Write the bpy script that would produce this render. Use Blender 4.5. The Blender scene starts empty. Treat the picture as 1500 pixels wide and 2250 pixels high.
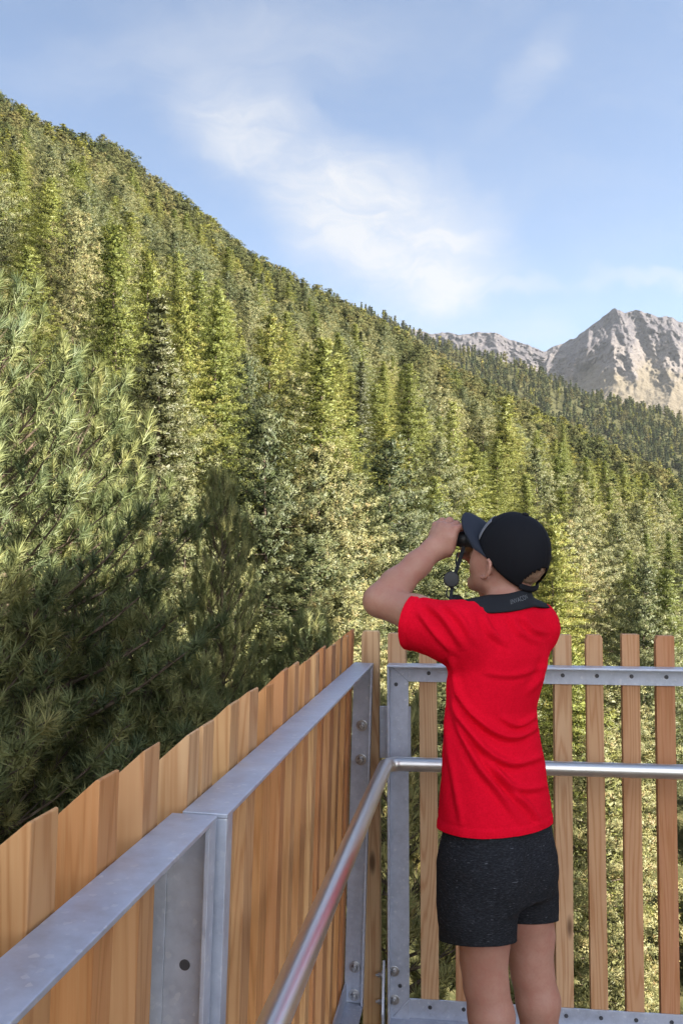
import bpy, bmesh, math, random
import numpy as np
from mathutils import Vector, Matrix, noise as mnoise

R = math.radians
S = bpy.context.scene
COL = S.collection
rng = np.random.default_rng(7)
random.seed(7)

# ------------------------------------------------------------------ camera
F = 2152.0                       # focal length in pixels of a 1500 x 2250 frame
EYE = 1.43
PITCH = R(2.66)
cam = bpy.data.cameras.new('camera')
cam.sensor_fit = 'VERTICAL'
cam.sensor_height = 36.0
cam.lens = F / 2250.0 * 36.0
cam.clip_start = 0.05
cam.clip_end = 20000
camo = bpy.data.objects.new('camera', cam)
COL.objects.link(camo)
camo.location = (0, 0, EYE)
camo.rotation_euler = (R(90) + PITCH, 0, 0)
S.camera = camo

# ------------------------------------------------------------------ exposure
S.view_settings.view_transform = 'Standard'
S.view_settings.look = 'None'
S.view_settings.exposure = 2.2
S.view_settings.gamma = 1.0
S.cycles.max_bounces = 8
S.cycles.diffuse_bounces = 3
S.cycles.transmission_bounces = 4
S.cycles.volume_bounces = 0
S.cycles.caustics_reflective = False
S.cycles.caustics_refractive = False

# ------------------------------------------------------------------ sun
SUN_EL = R(35)
SUN_AZ_V = Vector((0.97, -0.25)).normalized()     # towards the sun, on the ground
sd = Vector((SUN_AZ_V.x * math.cos(SUN_EL), SUN_AZ_V.y * math.cos(SUN_EL), math.sin(SUN_EL)))
sun = bpy.data.lights.new('sun', 'SUN')
sun.energy = 5.0
sun.angle = R(0.53)
sun.color = (1.0, 0.93, 0.80)
suno = bpy.data.objects.new('sun', sun)
COL.objects.link(suno)
suno.rotation_euler = sd.to_track_quat('Z', 'Y').to_euler()

# ------------------------------------------------------------------ node helpers
class NT:
    """a tiny wrapper for writing node graphs"""
    def __init__(s, tree):
        s.t = tree; s.n = tree.nodes; s.l = tree.links
    def node(s, typ, **kw):
        nd = s.n.new(typ)
        for k, v in kw.items():
            setattr(nd, k, v)
        return nd
    def put(s, sock, v):
        if hasattr(v, 'links') or isinstance(v, bpy.types.NodeSocket):
            s.l.new(v, sock)
        elif v is not None:
            sock.default_value = v
    def math(s, op, a, b=None, c=None, clamp=False):
        nd = s.node('ShaderNodeMath', operation=op); nd.use_clamp = clamp
        for i, v in enumerate((a, b, c)):
            if v is not None: s.put(nd.inputs[i], v)
        return nd.outputs[0]
    def mix(s, f, a, b, mode='MIX'):
        nd = s.node('ShaderNodeMix', data_type='RGBA', blend_type=mode)
        s.put(nd.inputs[0], f); s.put(nd.inputs[6], a); s.put(nd.inputs[7], b)
        return nd.outputs[2]
    def noise(s, vec, scale, detail=4, rough=0.55, dist=0.0):
        nd = s.node('ShaderNodeTexNoise')
        s.put(nd.inputs['Vector'], vec)
        nd.inputs['Scale'].default_value = scale
        nd.inputs['Detail'].default_value = detail
        nd.inputs['Roughness'].default_value = rough
        nd.inputs['Distortion'].default_value = dist
        return nd.outputs['Fac']
    def mapping(s, vec, loc=(0, 0, 0), rot=(0, 0, 0), scale=(1, 1, 1)):
        nd = s.node('ShaderNodeMapping')
        s.put(nd.inputs[0], vec)
        s.put(nd.inputs[1], loc); nd.inputs[2].default_value = rot; nd.inputs[3].default_value = scale
        return nd.outputs[0]
    def ramp(s, f, stops, interp='LINEAR'):
        nd = s.node('ShaderNodeValToRGB')
        nd.color_ramp.interpolation = interp
        e = nd.color_ramp.elements
        while len(e) < len(stops): e.new(0.5)
        for el, (p, c) in zip(e, stops):
            el.position = p
            el.color = c if len(c) == 4 else (*c, 1)
        s.put(nd.inputs[0], f)
        return nd.outputs[0]
    def rng(s, v, a, b, c=0.0, d=1.0, smooth=False):
        nd = s.node('ShaderNodeMapRange')
        if smooth: nd.interpolation_type = 'SMOOTHSTEP'
        s.put(nd.inputs[0], v)
        for i, q in enumerate((a, b, c, d)): nd.inputs[1 + i].default_value = q
        return nd.outputs[0]

def material(name):
    m = bpy.data.materials.new(name)
    m.use_nodes = True
    m.node_tree.nodes.clear()
    g = NT(m.node_tree)
    g.out = g.node('ShaderNodeOutputMaterial')
    g.m = m
    return g

def principled(g, color, rough=0.6, metal=0.0, spec=0.5, normal=None, **kw):
    p = g.node('ShaderNodeBsdfPrincipled')
    g.put(p.inputs['Base Color'], color if not isinstance(color, tuple) else (*color[:3], 1))
    g.put(p.inputs['Roughness'], rough)
    g.put(p.inputs['Metallic'], metal)
    g.put(p.inputs['Specular IOR Level'], spec)
    if normal is not None: g.put(p.inputs['Normal'], normal)
    for k, v in kw.items(): g.put(p.inputs[k], v)
    g.l.new(p.outputs[0], g.out.inputs['Surface'])
    return p

def bump(g, h, strength=0.3, dist=0.01):
    b = g.node('ShaderNodeBump')
    b.inputs['Strength'].default_value = strength
    b.inputs['Distance'].default_value = dist
    g.put(b.inputs['Height'], h)
    return b.outputs[0]

# ------------------------------------------------------------------ world: Nishita sky with thin high cloud
W_ = bpy.data.worlds.new('World')
S.world = W_
W_.use_nodes = True
W_.node_tree.nodes.clear()
g = NT(W_.node_tree)
wo = g.node('ShaderNodeOutputWorld')
bg = g.node('ShaderNodeBackground')
sky = g.node('ShaderNodeTexSky', sky_type='NISHITA')
sky.sun_disc = False
sky.sun_elevation = SUN_EL
sky.sun_rotation = math.atan2(sd.x, sd.y)
sky.altitude = 1900
sky.air_density = 1.0
sky.dust_density = 1.2
sky.ozone_density = 1.0
SKY_STRENGTH = 0.051
tc = g.node('ShaderNodeTexCoord')
sep = g.node('ShaderNodeSeparateXYZ')
g.l.new(tc.outputs['Generated'], sep.inputs[0])
dy = g.math('MAXIMUM', sep.outputs[1], 0.15)
u = g.math('DIVIDE', sep.outputs[0], dy)
v = g.math('DIVIDE', sep.outputs[2], dy)
comb = g.node('ShaderNodeCombineXYZ')
g.l.new(u, comb.inputs[0]); g.l.new(v, comb.inputs[1])
uv = comb.outputs[0]
def warp(vec, sc, amt, off):
    n = g.node('ShaderNodeTexNoise')
    g.put(n.inputs['Vector'], g.mapping(vec, loc=off))
    n.inputs['Scale'].default_value = sc; n.inputs['Detail'].default_value = 3
    sub = g.node('ShaderNodeVectorMath', operation='SUBTRACT')
    g.l.new(n.outputs['Color'], sub.inputs[0]); sub.inputs[1].default_value = (.5, .5, .5)
    scl = g.node('ShaderNodeVectorMath', operation='SCALE')
    g.l.new(sub.outputs[0], scl.inputs[0]); scl.inputs['Scale'].default_value = amt
    add = g.node('ShaderNodeVectorMath', operation='ADD')
    g.l.new(vec, add.inputs[0]); g.l.new(scl.outputs[0], add.inputs[1])
    return add.outputs[0]
wuv = warp(warp(warp(uv, 5.0, .10, (3, 1, 0)), 16.0, .045, (7, 2, 0)), 48.0, .016, (2, 5, 0))
def blob(c, ax, rot, soft=1.0):
    """soft elliptic mask, 1 in the middle, 0 at the rim"""
    m = g.mapping(wuv, loc=(-c[0], -c[1], 0))
    m = g.mapping(m, rot=(0, 0, -rot))
    m = g.mapping(m, scale=(1 / ax[0], 1 / ax[1], 0))
    ln = g.node('ShaderNodeVectorMath', operation='LENGTH')
    g.l.new(m, ln.inputs[0])
    return g.rng(ln.outputs['Value'], 1.0, 0.15, 0.0, soft, smooth=True)
b1 = blob((0.015, 0.350), (0.190, 0.100), R(-36), 1.0)
b2 = blob((0.085, 0.315), (0.120, 0.110), R(-20), 1.0)
b3 = blob((-0.075, 0.425), (0.180, 0.085), R(-38), .70)
b4 = blob((0.20, 0.50), (0.10, 0.035), R(50), .26)
b5 = blob((0.15, 0.275), (0.12, 0.016), R(3), .42)
b6 = blob((0.34, 0.282), (0.12, 0.012), R(2), .45)
b7 = blob((0.12, 0.225), (0.20, 0.045), R(-4), .30)
b8 = blob((-0.12, 0.53), (0.30, 0.060), R(8), .22)
mask = b1
for b in (b2, b3, b4, b5, b6, b7, b8):
    mask = g.math('MAXIMUM', mask, b)
wisp = g.noise(g.mapping(wuv, rot=(0, 0, R(32)), scale=(8, 24, 1)), 1.0, 9, .66, .6)
wisp = g.rng(wisp, .30, .70, .50, 1.10, smooth=True)
veil = g.noise(g.mapping(wuv, rot=(0, 0, R(20)), scale=(2.4, 5, 1)), 1.0, 6, .6, .3)
veil = g.rng(veil, .40, .80, 0.02, .24, smooth=True)
cl = g.math('MULTIPLY', mask, wisp)
cl = g.math('MINIMUM', g.math('ADD', cl, veil), .93)
skyc = g.node('ShaderNodeVectorMath', operation='SCALE')
g.l.new(sky.outputs[0], skyc.inputs[0]); skyc.inputs['Scale'].default_value = 1.0
CLOUD = 3.6
# unseen bright cloud bank low behind the viewer, added to fill the platform's shade
cbk = g.rng(sep.outputs[1], .10, -.45, 0, 1, smooth=True)
cbh = g.math('MULTIPLY', g.rng(sep.outputs[2], .0, .08, 0, 1), g.rng(sep.outputs[2], .85, .45, 0, 1, smooth=True))
ovn = g.rng(g.noise(g.mapping(tc.outputs['Generated'], scale=(1.6, 1.6, 2.6)), 1.0, 6, .6), .30, .52, .3, 1, smooth=True)
ov = g.math('MULTIPLY', g.math('MULTIPLY', cbk, ovn), cbh)
BRIGHT = 13.0
skyall = g.mix(ov, skyc.outputs[0], (BRIGHT * .93, BRIGHT * .97, BRIGHT * 1.06, 1))
colr = g.mix(cl, skyall, (CLOUD * .97, CLOUD * .99, CLOUD * 1.03, 1))
g.l.new(colr, bg.inputs[0])
bg.inputs[1].default_value = SKY_STRENGTH
g.l.new(bg.outputs[0], wo.inputs[0])

# ------------------------------------------------------------------ object helpers
def tag(o, label=None, cat=None, group=None, kind=None):
    if label: o['label'] = label
    if cat: o['category'] = cat
    if group: o['group'] = group
    if kind: o['kind'] = kind
    return o

def empty(name, loc=(0, 0, 0), rz=0.0):
    o = bpy.data.objects.new(name, None)
    o.empty_display_size = .1
    COL.objects.link(o)
    o.location = loc
    o.rotation_euler = (0, 0, rz)
    return o

def link(name, me, mat=None, parent=None):
    o = bpy.data.objects.new(name, me)
    COL.objects.link(o)
    if mat is not None:
        for m in (mat if isinstance(mat, (list, tuple)) else [mat]):
            me.materials.append(m)
    if parent is not None: o.parent = parent
    return o

def mesh_np(name, verts, faces, smooth=False, attrs=None, normals_=None):
    """mesh from numpy verts (n,3) and faces (m,3) or (m,4)"""
    me = bpy.data.meshes.new(name)
    verts = np.asarray(verts, np.float32); faces = np.asarray(faces, np.int32)
    k = faces.shape[1]
    me.vertices.add(len(verts)); me.vertices.foreach_set('co', verts.ravel())
    me.loops.add(faces.size); me.loops.foreach_set('vertex_index', faces.ravel())
    me.polygons.add(len(faces))
    me.polygons.foreach_set('loop_start', np.arange(len(faces), dtype=np.int32) * k)
    me.polygons.foreach_set('loop_total', np.full(len(faces), k, np.int32))
    if smooth:
        me.polygons.foreach_set('use_smooth', np.ones(len(faces), bool))
    for an, (typ, data) in (attrs or {}).items():
        a = me.attributes.new(an, typ, 'POINT')
        a.data.foreach_set('value' if typ == 'FLOAT' else 'color', np.asarray(data, np.float32).ravel())
    me.update(calc_edges=True)
    me.validate()
    if normals_ is not None:
        a = me.attributes.new('custom_normal', 'FLOAT_VECTOR', 'POINT')
        a.data.foreach_set('vector', np.asarray(normals_, np.float32).ravel())
        me.update()
    return me

class MB:
    """collects boxes, tubes and lathes for ONE mesh"""
    def __init__(s): s.bm = bmesh.new()
    def box(s, lo, hi, bev=0.0, taper=None):
        x0, y0, z0 = lo; x1, y1, z1 = hi
        c = [(x0, y0, z0), (x1, y0, z0), (x1, y1, z0), (x0, y1, z0), (x0, y0, z1), (x1, y0, z1), (x1, y1, z1), (x0, y1, z1)]
        vs = [s.bm.verts.new(p) for p in c]
        fs = [s.bm.faces.new([vs[i] for i in f]) for f in ((3, 2, 1, 0), (4, 5, 6, 7), (0, 1, 5, 4), (1, 2, 6, 5), (2, 3, 7, 6), (3, 0, 4, 7))]
        if bev > 0:
            es = list({e for f in fs for e in f.edges})
            bmesh.ops.bevel(s.bm, geom=es, offset=bev, segments=2, affect='EDGES', profile=.6)
        return vs
    def prism(s, prof, axis_lo, axis_hi, axes='xz_y', bev=0.0):
        """profile polygon (a,b) swept along the third axis"""
        def P(a, b, c):
            return {'xz_y': (a, c, b), 'xy_z': (a, b, c), 'yz_x': (c, a, b)}[axes]
        A = [s.bm.verts.new(P(a, b, axis_lo)) for a, b in prof]
        B = [s.bm.verts.new(P(a, b, axis_hi)) for a, b in prof]
        n = len(prof)
        fs = [s.bm.faces.new(A), s.bm.faces.new(B[::-1])]
        for i in range(n):
            fs.append(s.bm.faces.new((A[i], B[i], B[(i + 1) % n], A[(i + 1) % n])))
        if bev > 0:
            es = list({e for f in fs for e in f.edges})
            bmesh.ops.bevel(s.bm, geom=es, offset=bev, segments=2, affect='EDGES', profile=.6)
    def tube(s, pts, rad, n=12, cap=True, flat=None):
        pts = [Vector(p) for p in pts]
        if not hasattr(rad, '__len__'): rad = [rad] * len(pts)
        rings = []; up = None
        for i, p in enumerate(pts):
            d = (pts[min(i + 1, len(pts) - 1)] - pts[max(i - 1, 0)]).normalized()
            if up is None:
                up = Vector((0, 0, 1)) if abs(d.z) < .9 else Vector((1, 0, 0))
            a = d.cross(up).normalized(); b = a.cross(d).normalized(); up = b
            fa, fb = (1, 1) if flat is None else flat
            rings.append([s.bm.verts.new(p + a * math.cos(t) * rad[i] * fa + b * math.sin(t) * rad[i] * fb) for t in [2 * math.pi * k / n for k in range(n)]])
        for q in range(len(rings) - 1):
            for k in range(n):
                f = s.bm.faces.new((rings[q][k], rings[q][(k + 1) % n], rings[q + 1][(k + 1) % n], rings[q + 1][k])); f.smooth = True
        if cap:
            s.bm.faces.new(rings[0][::-1]); s.bm.faces.new(rings[-1])
    def lathe(s, prof, c, axis, n=20):
        """profile (radius, height along axis)"""
        ax = Vector(axis).normalized()
        a = ax.orthogonal().normalized(); b = ax.cross(a)
        c = Vector(c); rings = []
        for r, h in prof:
            rings.append([s.bm.verts.new(c + ax * h + (a * math.cos(t) + b * math.sin(t)) * max(r, 1e-5)) for t in [2 * math.pi * k / n for k in range(n)]])
        for q in range(len(rings) - 1):
            for k in range(n):
                s.bm.faces.new((rings[q][k], rings[q][(k + 1) % n], rings[q + 1][(k + 1) % n], rings[q + 1][k]))
        s.bm.faces.new(rings[0][::-1]); s.bm.faces.new(rings[-1])
    def build(s, name, mat, parent=None, smooth=None):
        bmesh.ops.recalc_face_normals(s.bm, faces=s.bm.faces[:])
        me = bpy.data.meshes.new(name)
        if smooth is not None:
            for f in s.bm.faces: f.smooth = smooth
        s.bm.to_mesh(me); s.bm.free()
        return link(name, me, mat, parent)

def at(px, py, D):
    """the point of the place that the photograph shows at pixel (px,py), D metres ahead"""
    a = (px - 750) / F; b = (1125 - py) / F
    y = math.cos(PITCH) - b * math.sin(PITCH); z = math.sin(PITCH) + b * math.cos(PITCH)
    k = D / y
    return Vector((a * k, D, EYE + z * k))
# ------------------------------------------------------------------ the lie of the land
RIDGE = [(-1300, -120), (-600, -60), (0, 205), (120, 268), (250, 318), (330, 388), (450, 470), (550, 552), (700, 635), (850, 705), (1000, 800), (1200, 915), (1500, 1065), (1900, 1160), (2600, 1210)]
RU = np.array([(p - 750) / F for p, q in RIDGE]); RE = np.array([(1225 - q) / F for p, q in RIDGE])
RDU = np.array([-1.0, -.35, -.02, .2, .35, .8]); RDD = np.array([400., 430., 600., 560., 460., 330.])

def sstep(a, b, x):
    t = np.clip((x - a) / (b - a), 0, 1)
    return t * t * (3 - 2 * t)
def G_(D): return 14 + 11 * sstep(6, 50, D)
def Rr(u): return np.interp(u, RDU, RDD)
def Eg(u):
    r = Rr(u)
    return np.interp(u, RU, RE) + (25.0 - 12.0) / r
def ground(x, y):
    x = np.asarray(x, float); y = np.asarray(y, float)
    ye = np.maximum(np.maximum(y, np.abs(x) / 1.5), 3.0)
    u = x / ye
    r = Rr(u)
    z = EYE + Eg(u) * np.minimum(ye, r) - G_(ye)
    over = np.maximum(ye - r, 0)
    z = z - over * .45 * sstep(0, 60, over) + over * Eg(u) * (1 - sstep(0, 60, over))
    z = np.maximum(z, np.where(ye > r, -160, -1e9))
    z = z + .7 * np.sin(x * .13 + 1.3 * np.sin(y * .07)) * np.cos(y * .11) * sstep(12, 60, ye)
    z = z + 2.6 * np.sin(x * .034 + 2.0 + np.sin(y * .013)) * np.cos(y * .021 + x * .009) * sstep(120, 320, ye)
    return z

gm = material('forest_floor')
geo = gm.node('ShaderNodeNewGeometry')
n1 = gm.noise(geo.outputs['Position'], .5, 6, .6)
n2 = gm.noise(geo.outputs['Position'], 4.0, 5, .6)
c = gm.ramp(gm.math('ADD', gm.math('MULTIPLY', n1, .6), gm.math('MULTIPLY', n2, .4)), [(.3, (.025, .028, .012)), (.5, (.05, .05, .02)), (.7, (.10, .085, .04))])
principled(gm, c, .95, spec=.1, normal=bump(gm, n2, .8, .2))
NA, NR = 220, 90
rad = np.concatenate([[0.0], np.geomspace(2.5, 1100, NR - 5), [1600, 2400, 3600, 5000]])
ang = np.linspace(0, 2 * np.pi, NA, endpoint=False)
AA, RR2 = np.meshgrid(ang, rad)
X = RR2 * np.sin(AA); Y = RR2 * np.cos(AA)
Z = ground(X, Y)
Z = np.where(RR2 > 1200, np.minimum(Z, -160), Z)
V = np.stack([X, Y, Z], -1).reshape(-1, 3)
ii, jj = np.meshgrid(np.arange(len(rad) - 1), np.arange(NA), indexing='ij')
a = ii * NA + jj; b = ii * NA + (jj + 1) % NA
Fq = np.stack([a, a + NA, b + NA, b], -1).reshape(-1, 4)
tag(link('hillside', mesh_np('hillside', V, Fq, True), gm.m), kind='structure')

# far wooded ridge, about a kilometre and a half away
BTOP = [(300, 560), (800, 660), (950, 737), (1050, 762), (1130, 783), (1200, 806), (1215, 822), (1300, 855), (1380, 874), (1440, 886), (1500, 908), (1700, 960), (2200, 1060)]
BU = np.array([(p - 750) / F for p, q in BTOP]); BE = np.array([(1225 - q) / F for p, q in BTOP])
def ridge_pt(u, s):
    D = 760 + 840 * s
    e = np.interp(u, BU, BE) - .006 - .15 * (1 - s) ** 1.1
    return D, EYE + e * D
us = np.linspace(-.2, .65, 90); ss = np.linspace(0, 1.25, 40)
UU, SS = np.meshgrid(us, ss)
Dm, Zm = ridge_pt(UU, np.minimum(SS, 1))
over = np.maximum(SS - 1, 0)
Dm = Dm + over * 1600; Zm = Zm - over * 700
Zm = Zm + 3 * np.sin(UU * 90 + SS * 13) * np.cos(SS * 30)
V = np.stack([UU * Dm, Dm, Zm], -1).reshape(-1, 3)
def gridfaces(n, m):
    i, j = np.meshgrid(np.arange(n - 1), np.arange(m - 1), indexing='ij')
    a = i * m + j
    return np.stack([a, a + 1, a + m + 1, a + m], -1).reshape(-1, 4)
tag(link('far_hill', mesh_np('far_hill', V, gridfaces(len(ss), len(us)), True), gm.m), kind='structure')

# ------------------------------------------------------------------ bare mountains at the head of the valley
CREST = [(500, 700), (800, 705), (900, 716), (950, 730), (985, 725), (1010, 732), (1050, 726), (1092, 727), (1120, 741), (1160, 753), (1200, 769), (1218, 757), (1250, 747), (1272, 735), (1300, 713), (1322, 697),
         (1340, 684), (1350, 675), (1357, 671), (1366, 676), (1378, 684), (1392, 678), (1405, 675), (1420, 681), (1440, 686), (1452, 692), (1470, 690), (1485, 695), (1500, 703), (1600, 690), (1760, 745), (2100, 800)]
CU = np.array([(p - 750) / F for p, q in CREST]); CE = np.array([(1225 - q) / F for p, q in CREST])
NU, NS = 620, 240
us = np.linspace(-.02, .56, NU); ss = np.linspace(0, 1, NS)
UU, SS = np.meshgrid(us, ss)
ec = np.interp(us, CU, CE)
jag = np.array([mnoise.fractal(Vector((q * 160, 3.1, 0)), .9, 2.1, 6) for q in us]) * .0013
ec = ec + jag
ef = .118
prof = SS ** 1.12
relief = np.zeros_like(UU); fine = np.zeros_like(UU)
for i in range(NS):
    for j in range(NU):
        q, s = us[j], ss[i]
        p = Vector((q * 17 + 2.0, s * 1.6 + q * 3, 4.2))
        relief[i, j] = mnoise.ridged_multi_fractal(p, .9, 2.15, 6, 1.0, 2.0)
        fine[i, j] = mnoise.fractal(Vector((q * 120, s * 24, 1.0)), .8, 2.1, 4)
relief = (relief - relief.mean()) / relief.std()
def spur(u0, u1, w, s0):
    """a rocky rib that runs down from the crest at u0 to u1 at the foot"""
    c = u0 + (u1 - u0) * (1 - SS)
    return np.exp(-np.abs(UU - c) / w) * sstep(s0, s0 + .25, SS) 
px = lambda p: (p - 750) / F
ribs = 1.3 * spur(px(1360), px(1450), .014, .34) + .9 * spur(px(1405), px(1560), .014, .3) + .8 * spur(px(1300), px(1250), .012, .45) + .6 * spur(px(1090), px(1130), .010, .4) + .7 * spur(px(1480), px(1640), .016, .2) + .5 * spur(px(1010), px(1030), .012, .4)
rock = sstep(.38, .75, SS)
DD = 2700 + 2100 * SS - (relief * 75 + fine * 46) * (.10 + rock) - ribs * 170 * (.2 + .8 * rock) 
EE = ef + (ec[None, :] - ef) * prof
EE = EE + (fine * .0016 + relief * .0010) * (1 - SS) * SS * 4
V = np.stack([UU * DD, DD, EYE + EE * DD], -1)
# the far side of the crest falls away, so that it is a mountain and not a sheet
back = []
for s in (.25, .6, 1.0):
    db = DD[-1] + 1400 * s
    back.append(np.stack([us * db, db, V[-1, :, 2] - 900 * s], -1))
V = np.concatenate([V, np.array(back)], 0).reshape(-1, 3)
tag_h = np.concatenate([(SS + relief * .05 + ribs * .10), np.ones((3, NU))], 0)
mm = material('alpine_rock')
at_ = mm.node('ShaderNodeAttribute', attribute_name='height_share')
geo = mm.node('ShaderNodeNewGeometry')
pn = mm.noise(mm.mapping(geo.outputs['Position'], scale=(1, .4, 1)), .006, 9, .62, .6)
pf = mm.noise(geo.outputs['Position'], .03, 7, .65)
hh = mm.math('ADD', at_.outputs['Fac'], mm.math('MULTIPLY', mm.math('SUBTRACT', pn, .5), .55))
grass = mm.ramp(pf, [(.3, (.082, .068, .046)), (.5, (.118, .098, .070)), (.7, (.148, .127, .096))])
scree = mm.ramp(pf, [(.3, (.085, .073, .067)), (.55, (.135, .119, .112)), (.75, (.175, .158, .15))])
rockc = mm.ramp(pf, [(.3, (.04, .037, .044)), (.5, (.075, .068, .074)), (.68, (.135, .123, .12))])
c = mm.mix(mm.rng(hh, .60, .74, smooth=True), grass, scree)
c = mm.mix(mm.rng(hh, .80, .93, smooth=True), c, rockc)
principled(mm, c, .95, spec=.1, normal=bump(mm, mm.math('ADD', pn, mm.math('MULTIPLY', pf, .4)), 1.0, 30))
tag(link('mountains', mesh_np('mountains', V, gridfaces(NS + 3, NU), False, {'height_share': ('FLOAT', tag_h)}), mm.m), kind='structure')
def unit(a): return a / np.maximum(np.linalg.norm(a, axis=-1, keepdims=True), 1e-9)
# ------------------------------------------------------------------ lookout platform
YAW = -math.radians(7.78)          # the platform is turned a little to the right of the line of sight
def wood_mat(name, base):
    g = material(name)
    tcn = g.node('ShaderNodeTexCoord'); oi = g.node('ShaderNodeObjectInfo')
    off = g.node('ShaderNodeCombineXYZ')
    g.l.new(g.math('MULTIPLY', oi.outputs['Random'], 37.0), off.inputs[0])
    g.l.new(g.math('MULTIPLY', oi.outputs['Random'], 91.0), off.inputs[1])
    g.l.new(g.math('MULTIPLY', oi.outputs['Random'], 13.0), off.inputs[2])
    add = g.node('ShaderNodeVectorMath', operation='ADD')
    g.l.new(tcn.outputs['Object'], add.inputs[0]); g.l.new(off.outputs[0], add.inputs[1])
    p = add.outputs[0]
    big = g.noise(g.mapping(p, scale=(6, 6, .42)), 1.0, 2, .5)
    rings = g.math('MULTIPLY', g.math('ADD', big, g.math('MULTIPLY', g.noise(g.mapping(p, scale=(30, 30, 1.2)), 1.0, 3, .5), .16)), 150.0)
    rings = g.math('MULTIPLY_ADD', g.math('SINE', rings), .5, .5)
    rings = g.math('POWER', rings, 2.8)
    fib = g.noise(g.mapping(p, scale=(260, 260, 7)), 1.0, 4, .6)
    blot = g.noise(g.mapping(p, scale=(5, 5, 2.2)), 1.0, 4, .6)
    vor = g.node('ShaderNodeTexVoronoi'); g.put(vor.inputs['Vector'], g.mapping(p, scale=(9, 9, 2.6))); vor.inputs['Scale'].default_value = 1.0
    kn = g.rng(vor.outputs['Distance'], .035, .13, 1.0, 0.0, smooth=True)
    tone = g.ramp(oi.outputs['Random'], base, 'LINEAR')
    c = g.mix(g.math('MULTIPLY', rings, .50), tone, (.36, .14, .045, 1))
    c = g.mix(g.rng(fib, .45, .8, 0, .35), c, (.62, .40, .20, 1))
    c = g.mix(g.rng(blot, .50, .78, 0, .45), c, (.34, .15, .06, 1))
    c = g.mix(g.math('MULTIPLY', kn, .8), c, (.075, .03, .014, 1))
    h = g.math('ADD', g.math('MULTIPLY', rings, -.35), g.math('MULTIPLY', fib, .5))
    principled(g, c, g.rng(fib, .3, .8, .55, .75), spec=.25, normal=bump(g, h, .25, .002))
    return g.m
WOOD = wood_mat('larch_boards', [(0, (.60, .29, .115)), (.22, (.64, .39, .19)), (.45, (.50, .215, .085)), (.65, (.68, .46, .26)), (.82, (.56, .27, .11)), (1, (.46, .185, .08))])
WOODRED = wood_mat('front_pickets', [(0, (.48, .215, .11)), (.25, (.58, .36, .20)), (.5, (.42, .145, .075)), (.75, (.62, .42, .25)), (1, (.40, .135, .07))])

def zinc_mat(name, tint=1.0):
    g = material(name)
    tcn = g.node('ShaderNodeTexCoord'); geo = g.node('ShaderNodeNewGeometry')
    vor = g.node('ShaderNodeTexVoronoi'); g.put(vor.inputs['Vector'], geo.outputs['Position']); vor.inputs['Scale'].default_value = 150
    sp = g.noise(geo.outputs['Position'], 42, 5, .7)
    wide = g.noise(geo.outputs['Position'], 5, 5, .6)
    f = g.math('ADD', g.math('MULTIPLY', sp, .55), g.math('MULTIPLY', wide, .45))
    c = g.ramp(f, [(.32, (.38 * tint, .425 * tint, .53 * tint)), (.5, (.49 * tint, .54 * tint, .66 * tint)), (.62, (.55 * tint, .60 * tint, .72 * tint)), (.72, (.76 * tint, .79 * tint, .87 * tint))])
    c = g.mix(g.rng(vor.outputs['Color'], .80, .95, 0, .40), c, (.80, .82, .85, 1))
    principled(g, c, g.rng(sp, .3, .7, .36, .52), metal=.5, normal=bump(g, sp, .12, .002))
    return g.m
ZINC = zinc_mat('galvanised_steel')
g = material('stainless_tube')
geo = g.node('ShaderNodeNewGeometry')
br_ = g.noise(geo.outputs['Position'], 220, 3, .6)
principled(g, (.74, .735, .73, 1), .36, metal=1.0)
STEEL = g.m
g = material('bolt_steel'); principled(g, (.45, .45, .46, 1), .32, metal=.9); BOLT = g.m
g = material('dark_screw'); principled(g, (.10, .105, .12, 1), .5, metal=.7); SCREW = g.m
g = material('deck_boards')
geo = g.node('ShaderNodeNewGeometry')
principled(g, g.ramp(g.noise(g.mapping(geo.outputs['Position'], scale=(30, 2, 30)), 1.0, 5, .6), [(.3, (.20, .13, .08)), (.7, (.36, .26, .17))]), .8, spec=.2)
DECK = g.m

# deck: boards with gaps, on two bearers
deck = empty('platform_deck', (0, 0, 0), YAW)
tag(deck, 'timber deck of the lookout platform under the boy and the railings', 'deck')
mb = MB()
x = -.335
while x < 4.2:
    mb.box((x, -2.2, -.035), (x + .132, 3.05, 0), .003); x += .14
mb.build('deck_boards', DECK, deck)
mb = MB()
for y in (-1.8, .4, 2.6): mb.box((-.42, y, -.26), (4.3, y + .12, -.037))
for xx, yy in ((.1, 2.66), (3.8, 2.66), (.1, -1.74), (3.8, -1.74)): mb.box((xx - .12, yy - .12, -20), (xx + .12, yy + .12, -.265))
mb.build('bearer_frame', DECK, deck)

def bolt(parent, c, axis, r=.010, h=.012, name='bolt'):
    mb = MB(); ax = Vector(axis).normalized()
    mb.lathe([(r * 1.75, 0), (r * 1.75, .0022), (r * 1.6, .0026)], c, ax, 18)
    mb.lathe([(r, 0), (r, h * .8), (r * .8, h)], Vector(c) + ax * .0027, ax, 6)
    mb.lathe([(r * .5, 0), (r * .5, h * .55)], Vector(c) + ax * (h + .0027), ax, 10)
    return mb.build(name, BOLT, parent)
def screw(parent, c, axis, r=.0062):
    mb = MB(); ax = Vector(axis).normalized()
    mb.lathe([(r, 0), (r, .0012), (r * .85, .0026), (r * .45, .0026), (r * .42, .0010)], c, ax, 16)
    return mb.build('screw', SCREW, parent)

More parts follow.
